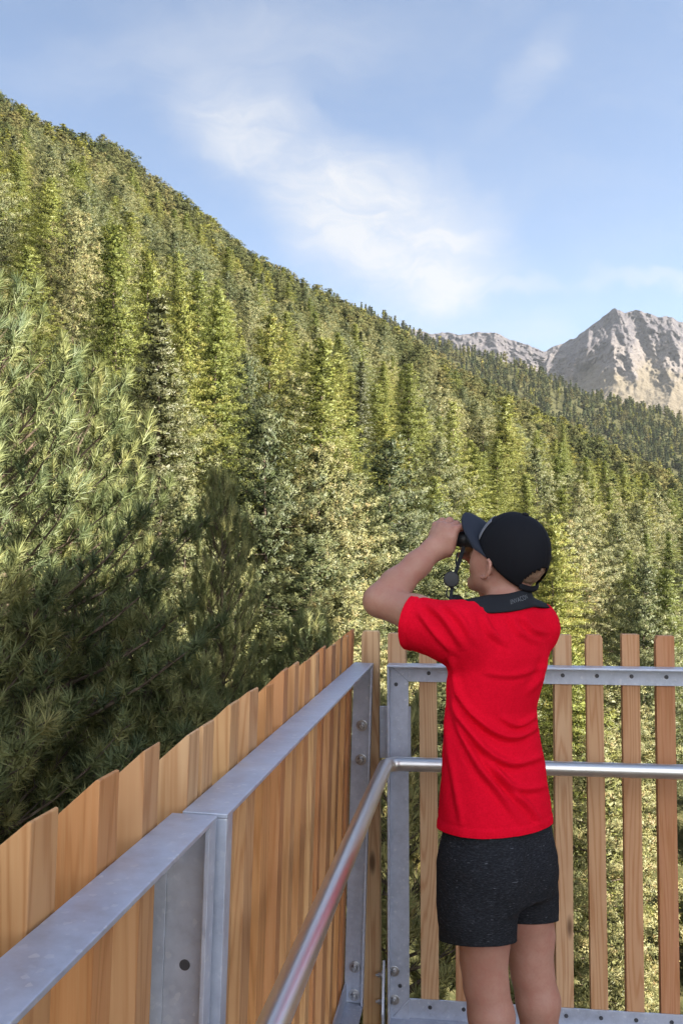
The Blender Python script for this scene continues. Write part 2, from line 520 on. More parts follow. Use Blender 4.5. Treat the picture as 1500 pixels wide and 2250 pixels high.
def picket_mesh(w, d, h0, h1, style, r):
    """one batten, local x across its width, y through its depth (front at y = 0), tops cut off at the corners"""
    mb = MB()
    if style == 'side':            # the outer (back) edge of the top is bevelled away
        bv = r.uniform(.046, .056)
        prof = [(0, h0), (d, h0), (d, h1 - bv), (r.uniform(.001, .006), h1), (0, h1 - .001)]
        mb.prism(prof, -w / 2, w / 2, 'yz_x', .0016)
    else:
        c1, c2 = r.choice([.004, .010, .024]), r.uniform(.001, .009)
        prof = [(-w / 2, h0), (w / 2, h0), (w / 2, h1 - c2 * 1.4), (w / 2 - c2 * .55, h1), (-w / 2 + c1 * .55, h1), (-w / 2, h1 - c1 * 1.6)]
        mb.prism(prof, 0, d, 'xz_y', .0016)
    return mb

rw = np.random.default_rng(5)
LEAN = math.radians(1.75)           # the side railing leans in a little
HX = -.352                          # its foot line
def side_railing(y0, y1, dx, label, post_end, first, seed):
    root = empty('plank_railing', (0, 0, 0), YAW)
    tag(root, label, 'railing', 'side railing panels of upright battens')
    r = np.random.default_rng(seed)
    # everything is built upright at x = 0 (inner edge of the top flange), then leaned about the foot
    hold = bpy.data.objects.new('top_rail', None)
    def fin(mb, nm, mat):
        M = Matrix.Translation((HX + dx, 0, 0)) @ Matrix.Rotation(LEAN, 4, 'Y') 
        bmesh.ops.transform(mb.bm, matrix=M, verts=mb.bm.verts)
        return mb.build(nm, mat, root)
    bpy.data.objects.remove(hold)
    T = .006
    mb = MB()
    mb.box((-.060, y0, 1.100 - T), (0, y1, 1.100), .0012)
    mb.box((-.060, y0 + .001, 1.04), (-.060 + T, y1 - .001, 1.100 - T - .0003))
    fin(mb, 'top_rail', ZINC)
    mb = MB()
    mb.box((-.060, y0, .05), (0, y1, .05 + T), .0012)
    mb.box((-.060, y0 + .001, .05 + T + .0003), (-.060 + T, y1 - .001, .115))
    fin(mb, 'bottom_rail', ZINC)
    # posts: an angle with one leg across the railing
    for yy, sgn in post_end:
        mb = MB()
        mb.box((-.0615, yy - T / 2, .057), (-.0008, yy + T / 2, 1.0935), .001)
        if sgn < 0 and yy < 2: mb.box((-.086, yy - T / 2, .057), (-.0617, yy + T / 2, 1.030), .001)
        mb.box((-T - .0008, yy + (T / 2 + .0003 if sgn > 0 else -.028), .057), (-.0008, yy + (.028 if sgn > 0 else -T / 2 - .0003), 1.0935), .001)
        fin(mb, 'post', ZINC)
    y = first
    ys = []
    while y > y0 + .02:
        ys.append(y); y -= r.choice([.125, .14, .15, .16], p=[.2, .3, .3, .2])
    if ys[-1] - y0 > .115 and y0 > 0: ys.append(y0 + .058)
    for y in ys:
        w = r.uniform(.054, .062); d = r.uniform(.056, .062)
        top = 1.197 + r.uniform(-.008, .008)
        pm = picket_mesh(w, d, -.12, top, 'side', r)
        # turn: local x -> along the railing, local y -> outwards
        Mx = Matrix(((0, -1, 0, -.0625 - r.uniform(0, .004)), (1, 0, 0, y), (0, 0, 1, 0), (0, 0, 0, 1)))
        yawp = Matrix.Rotation(r.normal(0, .03), 4, 'Z')
        bmesh.ops.transform(pm.bm, matrix=Mx @ yawp, verts=pm.bm.verts)
        M = Matrix.Translation((HX + dx, 0, 0)) @ Matrix.Rotation(LEAN, 4, 'Y')
        bmesh.ops.transform(pm.bm, matrix=M, verts=pm.bm.verts)
        o = pm.build('picket', WOOD, root)
    return root, fin
JY = 1.245
farp, finf = side_railing(JY + .003, 3.075, 0.0, 'far panel of the plank railing, from the angled joint to the platform corner', [(JY + .007, 1), (3.070, -.5)], 3.055, 3)
nearp, finn = side_railing(-1.2, JY - .006, -.011, 'near panel of the plank railing, its steel rail ending at the joint post', [(JY - .010, -1)], JY - .082, 8)
def leanp(x, y, z, dx=0.0):
    return Matrix.Translation((HX + dx, 0, 0)) @ Matrix.Rotation(LEAN, 4, 'Y') @ Vector((x, y, z))
for z in (.905, .80, .165, .08): bolt(farp, leanp(-.030, 3.0665, z), (0, -1, 0))
# round hole in the joint post: a dark disc stands for its shaded depth
mb = MB()
c = leanp(-.034, JY - .0132, .912, -.011)
mb.lathe([(.0070, .0004), (.0070, -.0006), (.0062, -.0006), (.0058, .0003), (.0010, .0001)], c, (0, -1, 0), 24)
mb.build('hole_disc', SCREW, nearp)

# front railing
FY = 3.010
front = empty('picket_railing', (0, 0, 0), YAW)
tag(front, 'front railing of spaced reddish pickets in a galvanised steel frame, behind the boy', 'railing')
X0, X1 = -.272, 4.25
T = .006
mb = MB()
mb.box((X0, FY, 1.100 - T), (X1, FY + .075, 1.100), .0012)
mb.box((X0, FY + .075 - T, 1.043), (X1, FY + .075, 1.100 - T - .0003), .0008)
mb.build('top_rail', ZINC, front)
mb = MB()
mb.box((X0 + .001, FY + .02, .010), (X1, FY + .075, .010 + T), .001)
mb.box((X0 + .001, FY + .075 - T, .010 + T + .0003), (X1, FY + .075, .074), .0008)
mb.build('bottom_rail', ZINC, front)
for s_, xx in ((1, X0), (-1, X1)):
    mb = MB()
    a_, b_ = sorted((xx, xx + s_ * .062))
    mb.box((a_, FY + .075 - T - .0072, .012), (b_, FY + .075 - T - .0006, 1.0935), .0008)
    a_, b_ = sorted((xx, xx + s_ * T))
    mb.box((a_, FY + .012, .012), (b_, FY + .075 - T - .0078, 1.0935), .0008)
    mb.build('post', ZINC, front)
# mitre weld line in the corner
mb = MB(); mb.tube([(X0 + .012, FY + .0612, 1.088), (X0 + .062, FY + .0612, 1.044)], .0014, 6); mb.build('weld_seam', ZINC, front)
mb = MB(); mb.tube([(X0 + .012, FY + .0612, .022), (X0 + .062, FY + .0612, .074)], .0014, 6); mb.build('weld_seam', ZINC, front)
r = np.random.default_rng(21)
PX = [-.326, -.250] + [-.149 + .1020 * k for k in range(43)]
for k, xx in enumerate(PX):
    if xx > X1 - .05: break
    w = r.uniform(.050, .056); d = r.uniform(.034, .040)
    pm = picket_mesh(w, d, -.02, 1.195 + r.uniform(-.006, .006), 'front', r)
    Mx = Matrix.Translation((xx + r.normal(0, .002), FY + .0765, 0)) @ Matrix.Rotation(r.normal(0, .05), 4, 'Z') @ Matrix.Rotation(r.normal(0, .003), 4, 'Y')
    bmesh.ops.transform(pm.bm, matrix=Mx, verts=pm.bm.verts)
    pm.build('picket', WOODRED if k > 0 else WOOD, front)
    if k >= 1:
        screw(front, (xx + .002, FY + .0688 if k > 1 else FY + .0610, 1.070 if k > 1 else 1.035), (0, -1, 0))
        if k > 1: screw(front, (xx + .002, FY + .0688, .052), (0, -1, 0))
screw(front, (X0 + .034, FY + .0610, .115), (0, -1, 0))
for z in (.158, .072): bolt(front, (X0 + .016, FY + .0610, z), (0, -1, 0), .009)
# plate that ties the two railings together
tie = empty('joint_plate', (0, 0, 0), YAW)
tag(tie, 'short galvanised plate joining side railing post and front frame at the corner', 'bracket')
mb = MB()
mb.box((-.345, FY + .0925, .80), (-.205, FY + .0985, .962), .001)
mb.build('plate', ZINC, tie)
foot = empty('corner_bracket', (0, 0, 0), YAW)
tag(foot, 'low upright steel bracket bolted at the foot of the platform corner', 'bracket')
mb = MB()
mb.prism([(FY + .004, 0), (FY + .058, 0), (FY + .058, .150), (FY + .046, .195), (FY + .036, .150), (FY + .004, .05)], -.290, -.283, 'yz_x')
mb.build('plate', ZINC, foot)
bolt(foot, (-.2905, FY + .045, .150), (-1, 0, 0), .008)
bolt(foot, (-.2905, FY + .045, .07), (-1, 0, 0), .008)

# handrail: one stainless tube that turns the corner
hr = empty('handrail', (0, 0, 0), YAW)
tag(hr, 'polished stainless tube handrail bending round the platform corner', 'handrail')
HXc, HYc, HZ, HR = -.268, FY - .062, .815, .0212
pts = [(HXc, -1.6, HZ), (HXc, .2, HZ), (HXc, 1.6, HZ), (HXc, HYc - .05, HZ)]
for k in range(7):
    a = math.pi * .5 * k / 6
    pts.append((HXc + .045 * (1 - math.cos(a)), HYc - .045 + .045 * math.sin(a), HZ))
pts += [(HXc + .06, HYc, HZ), (1.2, HYc, HZ), (4.2, HYc, HZ)]
mb = MB(); mb.tube(pts, HR, 40); mb.build('tube', STEEL, hr)
for yy in (-.9, .55):
    mb = MB(); mb.tube([(HXc, yy, HZ - HR * .8), (HXc, yy, HZ - .06), (HXc - .05, yy, HZ - .085), (HXc - .155, yy, HZ - .085)], .006, 12); mb.build('rail_bracket', STEEL, hr)
for xx in (1.6, 3.4):
    mb = MB(); mb.tube([(xx, HYc, HZ - HR * .8), (xx, HYc, HZ - .06), (xx, HYc + .04, HZ - .085), (xx, HYc + .137, HZ - .085)], .006, 12); mb.build('rail_bracket', STEEL, hr)
# ------------------------------------------------------------------ unseen timber tower, added on the sunny side to keep the platform in shade
shade_tower = empty('added_shade_tower', (13.0, -2.0, -15.4))
tag(shade_tower, 'unseen timber tower with a shingle roof, added on the sunny side to shade the platform', 'tower')
g = material('shade_tower_boards'); tcn = g.node('ShaderNodeTexCoord')
n = g.noise(g.mapping(tcn.outputs['Object'], scale=(8, 8, .6)), 1.0, 5, .6)
principled(g, g.ramp(n, [(.3, (.16, .085, .045)), (.7, (.33, .19, .10))]), .8, spec=.2); HUTW = g.m
g = material('shade_tower_shingles'); tcn = g.node('ShaderNodeTexCoord')
n = g.noise(tcn.outputs['Object'], 6, 5, .6)
principled(g, g.ramp(n, [(.3, (.10, .09, .08)), (.7, (.22, .20, .18))]), .9, spec=.1); HUTR = g.m
g = material('shade_tower_glass'); principled(g, (.03, .035, .04, 1), .06, spec=.6); HUTG = g.m
mb = MB()
mb.box((0, -3.3, 0), (3.4, 5.2, 26.9))
for k in range(41):
    y = -3.28 + k * .205
    mb.box((-.028, y, .02), (-.002, y + .05, 26.8))
mb.build('wall', HUTW, shade_tower)
mb = MB()
mb.prism([(-.55, 26.7), (1.7, 28.5), (3.95, 26.7), (3.95, 26.85), (1.7, 28.68), (-.55, 26.85)], -3.8, 5.7, 'xz_y')
mb.build('roof', HUTR, shade_tower)
for y in (-2.2, .6):
    mb = MB(); mb.box((-.06, y, 17.0), (-.030, y + 1.1, 18.2)); f_ = mb.build('window', HUTW, shade_tower)
    mb = MB(); mb.box((-.075, y + .08, 17.08), (-.0605, y + 1.02, 18.12)); mb.build('pane', HUTG, f_)
# ------------------------------------------------------------------ the boy: distance fields turned into one continuous skin
class Vol:
    def __init__(s, lo, hi, h):
        s.lo = np.array(lo, float); s.h = h
        s.n = np.ceil((np.array(hi) - s.lo) / h).astype(int) + 1
        s.v = np.full(s.n, 1.0, np.float32)
    def add(s, fn, lo, hi, k=.01, sub=False):
        m = k + 3 * s.h
        i0 = np.clip(np.floor((np.array(lo) - m - s.lo) / s.h).astype(int), 0, s.n)
        i1 = np.clip(np.ceil((np.array(hi) + m - s.lo) / s.h).astype(int) + 1, 0, s.n)
        if (i1 <= i0).any(): return
        ax = [s.lo[a] + s.h * np.arange(i0[a], i1[a]) for a in range(3)]
        P = np.stack(np.meshgrid(*ax, indexing='ij'), -1)
        b = fn(P).astype(np.float32)
        sl = tuple(slice(i0[a], i1[a]) for a in range(3))
        a_ = s.v[sl]
        if sub:
            b = -b; h = np.clip(.5 - .5 * (b - a_) / -k * -1, 0, 1)
            s.v[sl] = np.maximum(a_, b)
            return
        h = np.clip(.5 + .5 * (b - a_) / k, 0, 1)
        s.v[sl] = b * (1 - h) + a_ * h - k * h * (1 - h)
    def cone(s, a, b, ra, rb, k=.01, flat=None):
        """tapered capsule; flat = (axis, factor) squeezes it along an axis"""
        a = np.array(a, float); b = np.array(b, float); ba = b - a; L2 = max(ba @ ba, 1e-9)
        def fn(P):
            pa = P - a; t = np.clip(pa @ ba / L2, 0, 1)
            q = pa - t[..., None] * ba
            if flat is not None:
                ax = np.array(flat[0], float); ax = ax / np.linalg.norm(ax)
                c = q @ ax; q = q + (c * (1 / flat[1] - 1))[..., None] * ax
            return np.linalg.norm(q, axis=-1) - (ra + (rb - ra) * t)
        r = max(ra, rb) * (max(1, flat[1]) if flat else 1)
        s.add(fn, np.minimum(a, b) - r, np.maximum(a, b) + r, k)
    def chain(s, pts, rad, k=.01, flat=None):
        for i in range(len(pts) - 1): s.cone(pts[i], pts[i + 1], rad[i], rad[i + 1], k, flat)
    def ell(s, c, rad, M=None, k=.01, sub=False):
        c = np.array(c, float); rad = np.array(rad, float); M = np.eye(3) if M is None else np.array(M)
        def fn(P):
            q = (P - c) @ M
            k0 = np.linalg.norm(q / rad, axis=-1); k1 = np.linalg.norm(q / rad ** 2, axis=-1) + 1e-9
            return k0 * (k0 - 1) / k1
        r = rad.max(); s.add(fn, c - r, c + r, k, sub)
    def loft(s, rows, ax, k=.01, power=2.0):
        """rows of (z, cx, cy, a, b): ellipses a along ax, b across it"""
        rows = np.array(sorted(rows)); ax = np.array(ax[:2], float); ay = np.array([-ax[1], ax[0]])
        def fn(P):
            z = P[..., 2]; f = lambda j: np.interp(z, rows[:, 0], rows[:, j])
            dx = P[..., 0] - f(1); dy = P[..., 1] - f(2)
            x = dx * ax[0] + dy * ax[1]; y = dx * ay[0] + dy * ay[1]
            A, B = f(3), f(4)
            q = (np.abs(x / A) ** power + np.abs(y / B) ** power) ** (1 / power)
            d = (q - 1) * np.minimum(A, B) * .95
            return np.maximum(d, np.maximum(rows[0, 0] - z, z - rows[-1, 0]))
        m = rows[:, 3:].max() * 1.1
        s.add(fn, (rows[:, 1].min() - m, rows[:, 2].min() - m, rows[0, 0]), (rows[:, 1].max() + m, rows[:, 2].max() + m, rows[-1, 0]), k)
    def mesh(s, smooth=2):
        v = s.v; n = s.n
        inside = v < 0
        c = [inside[i:n[0] - 1 + i, j:n[1] - 1 + j, k:n[2] - 1 + k] for i in (0, 1) for j in (0, 1) for k in (0, 1)]
        cnt = sum(x.astype(np.int8) for x in c)
        act = (cnt > 0) & (cnt < 8)
        I = np.argwhere(act); N = len(I)
        idx = np.full(act.shape, -1, np.int32); idx[act] = np.arange(N)
        acc = np.zeros((N, 3)); w = np.zeros(N)
        corners = [(i, j, k) for i in (0, 1) for j in (0, 1) for k in (0, 1)]
        for a in corners:
            for d in range(3):
                if a[d]: continue
                b = list(a); b[d] = 1
                va = v[I[:, 0] + a[0], I[:, 1] + a[1], I[:, 2] + a[2]]; vb = v[I[:, 0] + b[0], I[:, 1] + b[1], I[:, 2] + b[2]]
                m = (va < 0) != (vb < 0)
                t = va[m] / (va[m] - vb[m])
                p = np.tile(np.array(a, float), (m.sum(), 1)); p[:, d] += t
                acc[m] += p; w[m] += 1
        V = s.lo + s.h * (I + acc / w[:, None])
        Fs = []
        for d in range(3):
            e1, e2 = [(1, 2), (2, 0), (0, 1)][d]
            sl0 = [slice(1, n[q] - 1) for q in range(3)]; sl0[d] = slice(0, n[d] - 1)
            sl1 = list(sl0); sl1[d] = slice(1, n[d])
            A = inside[tuple(sl0)]; B = inside[tuple(sl1)]
            K = np.argwhere(A != B) + np.array([0 if q == d else 1 for q in range(3)])
            def cell(o1, o2):
                q = K.copy(); q[:, e1] -= o1; q[:, e2] -= o2
                return idx[q[:, 0], q[:, 1], q[:, 2]]
            quad = np.stack([cell(1, 1), cell(0, 1), cell(0, 0), cell(1, 0)], -1)
            first = inside[K[:, 0], K[:, 1], K[:, 2]]
            quad[~first] = quad[~first][:, ::-1]
            Fs.append(quad)
        Fq = np.concatenate(Fs)
        if np.einsum('ij,ij->i', normals(V, Fq), V - V.mean(0)).mean() < 0: Fq = Fq[:, ::-1].copy()
        E = np.concatenate([Fq[:, [0, 1]], Fq[:, [1, 2]], Fq[:, [2, 3]], Fq[:, [3, 0]]])
        for _ in range(smooth):
            sm = np.zeros_like(V); ct = np.zeros(N)
            np.add.at(sm, E[:, 0], V[E[:, 1]]); np.add.at(ct, E[:, 0], 1)
            np.add.at(sm, E[:, 1], V[E[:, 0]]); np.add.at(ct, E[:, 1], 1)
            V = V * .45 + sm / np.maximum(ct, 1)[:, None] * .55
        return V, Fq
def normals(V, Fq):
    fn = np.cross(V[Fq[:, 2]] - V[Fq[:, 0]], V[Fq[:, 3]] - V[Fq[:, 1]])
    nv = np.zeros_like(V)
    for k in range(4): np.add.at(nv, Fq[:, k], fn)
    return unit(nv)
def cut(me, co, no):
    """cuts a mesh with a plane and throws away what lies on the side the normal points to"""
    bm = bmesh.new(); bm.from_mesh(me)
    bmesh.ops.bisect_plane(bm, geom=bm.verts[:] + bm.edges[:] + bm.faces[:], plane_co=co, plane_no=no, clear_outer=True)
    bm.to_mesh(me); bm.free()

# ---- materials
def skin_mat():
    g = material('skin')
    geo = g.node('ShaderNodeNewGeometry')
    n = g.noise(geo.outputs['Position'], 9, 5, .6); f = g.noise(geo.outputs['Position'], 160, 4, .6)
    c = g.ramp(n, [(.3, (.36, .185, .14)), (.55, (.42, .225, .17)), (.75, (.46, .26, .20))])
    m_ = g.noise(geo.outputs['Position'], 32, 4, .65)
    c = g.mix(g.rng(m_, .42, .72, 0, .45), c, (.36, .135, .10, 1))
    c = g.mix(g.rng(f, .45, .75, 0, .30), c, (.31, .14, .10, 1))
    p = principled(g, c, .5, spec=.35, normal=bump(g, f, .12, .001))
    p.inputs['Subsurface Weight'].default_value = .12
    p.inputs['Subsurface Radius'].default_value = (.012, .005, .003)
    p.inputs['Subsurface Scale'].default_value = .6
    return g.m
SKIN = skin_mat()
g = material('red_jersey')
geo = g.node('ShaderNodeNewGeometry')
n = g.noise(geo.outputs['Position'], 240, 4, .7); n2 = g.noise(g.mapping(geo.outputs['Position'], scale=(1, 1, 3)), 420, 2, .6)
c = g.mix(g.rng(n, .3, .75, 0, 1), (.62, .0028, .016, 1), (.78, .006, .032, 1))
principled(g, c, .95, spec=.05, normal=bump(g, g.math('ADD', n, n2), .30, .0015))
RED = g.m
g = material('heather_jersey')
tcn = g.node('ShaderNodeTexCoord')
st = g.noise(g.mapping(tcn.outputs['Object'], scale=(120, 120, 560)), 1.0, 4, .72)
st2 = g.noise(g.mapping(tcn.outputs['Object'], scale=(60, 60, 380)), 1.0, 3, .6)
c = g.ramp(st, [(.42, (.011, .012, .015)), (.60, (.024, .026, .032)), (.70, (.055, .060, .072)), (.78, (.16, .175, .20))])
c = g.mix(g.rng(st2, .66, .74, 0, .55), c, (.22, .24, .28, 1))
principled(g, c, .9, spec=.12, normal=bump(g, st, .3, .0015))
DARK = g.m
g = material('cap_twill')
geo = g.node('ShaderNodeNewGeometry')
n = g.noise(geo.outputs['Position'], 600, 3, .7)
principled(g, g.mix(n, (.004, .0045, .007, 1), (.010, .011, .016, 1)), .82, spec=.2, normal=bump(g, n, .3, .0008))
CAP = g.m
g = material('brim_twill')
geo = g.node('ShaderNodeNewGeometry')
n = g.noise(geo.outputs['Position'], 600, 3, .7)
principled(g, g.mix(n, (.014, .018, .030, 1), (.026, .032, .048, 1)), .75, spec=.25, normal=bump(g, n, .3, .0008))
BRIM = g.m
g = material('grey_patch'); geo = g.node('ShaderNodeNewGeometry')
principled(g, g.mix(g.noise(geo.outputs['Position'], 300, 3, .7), (.13, .14, .17, 1), (.22, .23, .27, 1)), .8, spec=.2); PATCH = g.m
g = material('black_rubber'); geo = g.node('ShaderNodeNewGeometry')
n = g.noise(geo.outputs['Position'], 500, 2, .5)
principled(g, (.014, .015, .017, 1), .5, spec=.4, normal=bump(g, n, .15, .0006)); RUBBER = g.m
g = material('strap_webbing'); geo = g.node('ShaderNodeNewGeometry')
principled(g, (.016, .018, .023, 1), .85, spec=.2, normal=bump(g, g.noise(geo.outputs['Position'], 700, 2, .5), .4, .0008)); STRAP = g.m
g = material('lens_cap'); principled(g, (.075, .082, .10, 1), .45, spec=.45); LCAP = g.m
g = material('strap_print'); principled(g, (.13, .14, .155, 1), .8); PRINT = g.m
g = material('brown_hair'); tcn = g.node('ShaderNodeTexCoord')
n = g.noise(g.mapping(tcn.outputs['Object'], scale=(900, 900, 160)), 1.0, 3, .7)
principled(g, g.ramp(n, [(.3, (.11, .07, .047)), (.7, (.42, .29, .20))]), .55, spec=.4, normal=bump(g, n, .6, .002)); HAIR = g.m
g = material('shoe_fabric'); principled(g, (.10, .10, .11, 1), .8); SHOE = g.m
g = material('shoe_sole'); principled(g, (.7, .7, .68, 1), .7); SOLE = g.m

# ---- pose (metres; floor at z = 0)
PSI = R(38)
rv = np.array([math.cos(PSI), math.sin(PSI), 0]); fv = np.array([-math.sin(PSI), math.cos(PSI), 0]); zv = np.array([0, 0, 1.0])
P3 = lambda px, py, D: np.array(at(px, py, D))
BD = 2.40                                   # distance of the middle of the body
def mid(px_l, px_r, py, D=BD):
    """centre and half width of the silhouette seen at height py"""
    a, b = P3(px_l, py, D), P3(px_r, py, D)
    return (a + b) / 2, (b[0] - a[0]) / 2
LSH, RSH = P3(1000, 1382, 2.315), P3(1172, 1378, 2.475)
LEL, LWR = P3(834, 1320, 2.42), P3(952, 1206, 2.485)
REL, RWR = P3(1112, 1392, 2.74), P3(1050, 1222, 2.62)
HC = P3(1119, 1226, 2.43)
yaw, pit = R(45), R(21)
gF = np.array([-math.sin(yaw) * math.cos(pit), math.cos(yaw) * math.cos(pit), math.sin(pit)])
gR = np.array([math.cos(yaw), math.sin(yaw), 0]); gU = np.cross(gR, gF)
HM = np.stack([gR, gF, gU], 1)               # head axes: right, forward, up
hd = lambda x, y, z: HC + gR * x + gF * y + gU * z

body = Vol((-.25 + .0, 2.0, -.03), (.75, 3.0, 1.62), .0042)
# head
body.ell(hd(0, -.006, .020), (.073, .090, .088), HM, .01)
body.ell(hd(0, .030, -.030), (.058, .062, .075), HM, .03)      # face
body.ell(hd(-.030, .048, -.030), (.028, .032, .038), HM, .025)  # cheeks
body.ell(hd(.030, .048, -.030), (.028, .032, .038), HM, .025)
body.cone(hd(-.050, .005, -.066), hd(-.014, .068, -.096), .017, .016, .022)   # jaw
body.cone(hd(.050, .005, -.066), hd(.014, .068, -.096), .017, .016, .022)
body.ell(hd(0, .074, -.095), (.022, .017, .016), HM, .02)      # chin
body.cone(hd(0, .090, .000), hd(0, .108, -.034), .007, .011, .010)   # nose
body.ell(hd(0, .092, -.062), (.022, .010, .006), HM, .006)     # lips
body.ell(hd(0, .091, -.071), (.019, .010, .006), HM, .006)
for s_ in (-1, 1):
    body.ell(hd(s_ * .032, .082, .004), (.016, .010, .012), HM, .006)            # eyes
    body.cone(hd(s_ * .012, .090, .020), hd(s_ * .050, .076, .022), .007, .006, .010)    # brow
    # ear: a rim round a hollow, and a lobe
    E0 = hd(s_ * .070, .006, -.030)
    ring = [E0 + gU * (.023 * math.cos(t)) + gF * (-.014 * math.sin(t) - .003) + gR * s_ * (.009 + .005 * math.sin(t)) for t in np.linspace(-.5, 3.2, 9)]
    body.chain(ring, [.0048] * 9, .003)
    body.ell(E0 + gR * s_ * .000 - gF * .006, (.0055, .010, .016), HM, .004)
    body.ell(E0 - gU * .023 + gF * .002 + gR * s_ * .007, (.0055, .008, .008), HM, .004)
# neck, torso
NB = P3(1114, 1345, 2.40)
body.cone(hd(0, -.016, -.055), NB - zv * .03, .047, .056, .03)
rows = []
for py, l, r_, q in ((1372, 1012, 1205, .50), (1440, 996, 1206, .60), (1520, 992, 1192, .62), (1600, 990, 1182, .62), (1700, 985, 1185, .64), (1800, 982, 1192, .68), (1900, 980, 1196, .72)):
    c, hw = mid(l, r_, py)
    A = hw / math.sqrt(math.cos(PSI) ** 2 + (q * math.sin(PSI)) ** 2)
    rows.append((c[2], c[0] , c[1], A * .88, A * q * .84))
body.loft(rows, rv, .03, 2.2)
body.cone(LSH, RSH, .045, .045, .03)
body.cone(NB, (NB + LSH) / 2 + zv * .002, .038, .040, .03)
body.cone(NB, (NB + RSH) / 2 + zv * .002, .038, .040, .03)
# arms
def arm(sh, el, wr):
    m = (sh + el) / 2; body.chain([sh, m, el], [.048, .0445, .0385], .02)
    d = wr - el; L = np.linalg.norm(d)
    body.chain([el, el + d * .30, el + d * .7, wr], [.0375, .0385, .0315, .0262], .02)
arm(LSH, LEL, LWR); arm(RSH, REL, RWR)
# hands round the barrels of the binoculars
lens = {}
gB = np.array([-math.sin(yaw) * math.cos(R(10)), math.cos(yaw) * math.cos(R(10)), math.sin(R(10))])   # the binoculars point a little lower than the cap
gBU = np.cross(gR, gB)
BM = np.stack([gR, gB, gBU], 1)
def barrel(s_, y): return hd(s_ * .0315, .100, .006) + gB * y
def hand(s_, wr):
    """five fingers closed over the top of one barrel, palm on its outer side, thumb below"""
    ax = gB; out = gR * s_
    c0 = barrel(s_, .066 if s_ < 0 else .076) - gBU * (.0 if s_ < 0 else .012)
    palm = c0 + out * .040 - gBU * .012 - gB * .002
    body.cone(wr, palm - gB * .004, .027, .026, .02)
    body.ell(palm, (.019, .042, .040), BM, .018)
    body.ell(palm + gBU * .020 + out * .000, (.017, .041, .022), BM, .015)
    lens_ = [.042, .047, .044, .035]
    for k in range(4):
        y = .030 - .0205 * k                                      # index farthest from the face
        kn = c0 + ax * y + out * (.036 - .003 * abs(k - 1)) + gBU * (.024 + .003 * (k in (1, 2)))
        L = lens_[k]
        p1 = kn - out * L * .62 + gBU * (.013 + .002 * (k == 1) - .004 * (k > 1)) + ax * (.003 - .003 * k)
        p2 = p1 - out * L * .60 - gBU * .010
        p3 = p2 - out * L * .25 - gBU * .017
        body.chain([kn - gBU * .018 + out * .003, kn, p1, p2, p3], [.0105, .0105, .0092, .0082, .0068], .004)
        body.ell(kn + gBU * .003 + out * .002, (.0105, .0098, .0095), BM, .005)
        body.ell(p1 + gBU * .002, (.0096, .0092, .0088), BM, .004)
    t0 = c0 + out * .036 - gBU * .020 - ax * .024; t1 = c0 + out * .020 - gBU * .040 - ax * .010; t2 = c0 - out * .004 - gBU * .036 + ax * .006
    body.chain([palm - gBU * .014 - ax * .022, t0, t1, t2], [.015, .0135, .0108, .0088], .008)
hand(-1, LWR); hand(1, RWR)
# legs
LHP, RHP = P3(1044, 1890, 2.36), P3(1140, 1880, 2.445)
LKN, RKN = P3(1064, 2118, 2.345), P3(1166, 2100, 2.47)
LAN, RAN = P3(1086, 2520, 2.36), P3(1190, 2475, 2.49)
LAN[2] = RAN[2] = .085
for hp, kn, an, cal in ((LHP, LKN, LAN, .0), (RHP, RKN, RAN, .0)):
    d = an - kn
    body.chain([hp, hp * .45 + kn * .55, kn + zv * .05], [.070, .064, .056], .02)
    body.cone(kn + zv * .05, kn, .055, .050, .02)
    body.chain([kn, kn + d * .12, kn + d * .30 - fv * .012, kn + d * .55 - fv * .008, kn + d * .85, an], [.049, .0495, .0515, .044, .033, .033], .02)
    body.ell(kn + fv * .032 + zv * .005, (.035, .03, .04), np.stack([rv, fv, zv], 1), .02)   # kneecap
    body.cone(an, an + fv * .11 - zv * .045, .036, .030, .02); body.cone(an, an - fv * .03 - zv * .035, .034, .032, .02)
V, Fq = body.mesh(3)
boy = link('person', mesh_np('person', V, Fq, True), SKIN)
tag(boy, 'boy in red t-shirt, dark shorts and black cap raising binoculars towards the wooded slope', 'person')

# hair
hv = Vol(HC - .16, HC + .16, .0035)
hv.ell(hd(0, -.008, .016), (.0748, .0908, .086), HM, .004)
def hair_keep(P):
    q = (P - HC) @ HM
    return -np.minimum(np.minimum(.030 - q[..., 1] - .35 * q[..., 2] , q[..., 2] + .066 - .0 * q[..., 1]), 9)
hv.v = np.maximum(hv.v, hair_keep(np.stack(np.meshgrid(*[hv.lo[a] + hv.h * np.arange(hv.n[a]) for a in range(3)], indexing='ij'), -1)).astype(np.float32))
for s_ in (-1, 1):      # open the hair round the ears
    hv.ell(hd(s_ * .082, .006, -.034), (.020, .026, .034), HM, .004, sub=True)
V, Fq = hv.mesh(2)
V = V + normals(V, Fq) * np.array([mnoise.noise(Vector(((p - HC) @ HM).tolist()) * 90) for p in V])[:, None] * .0016
link('hair', mesh_np('hair', V, Fq, True), HAIR, boy)

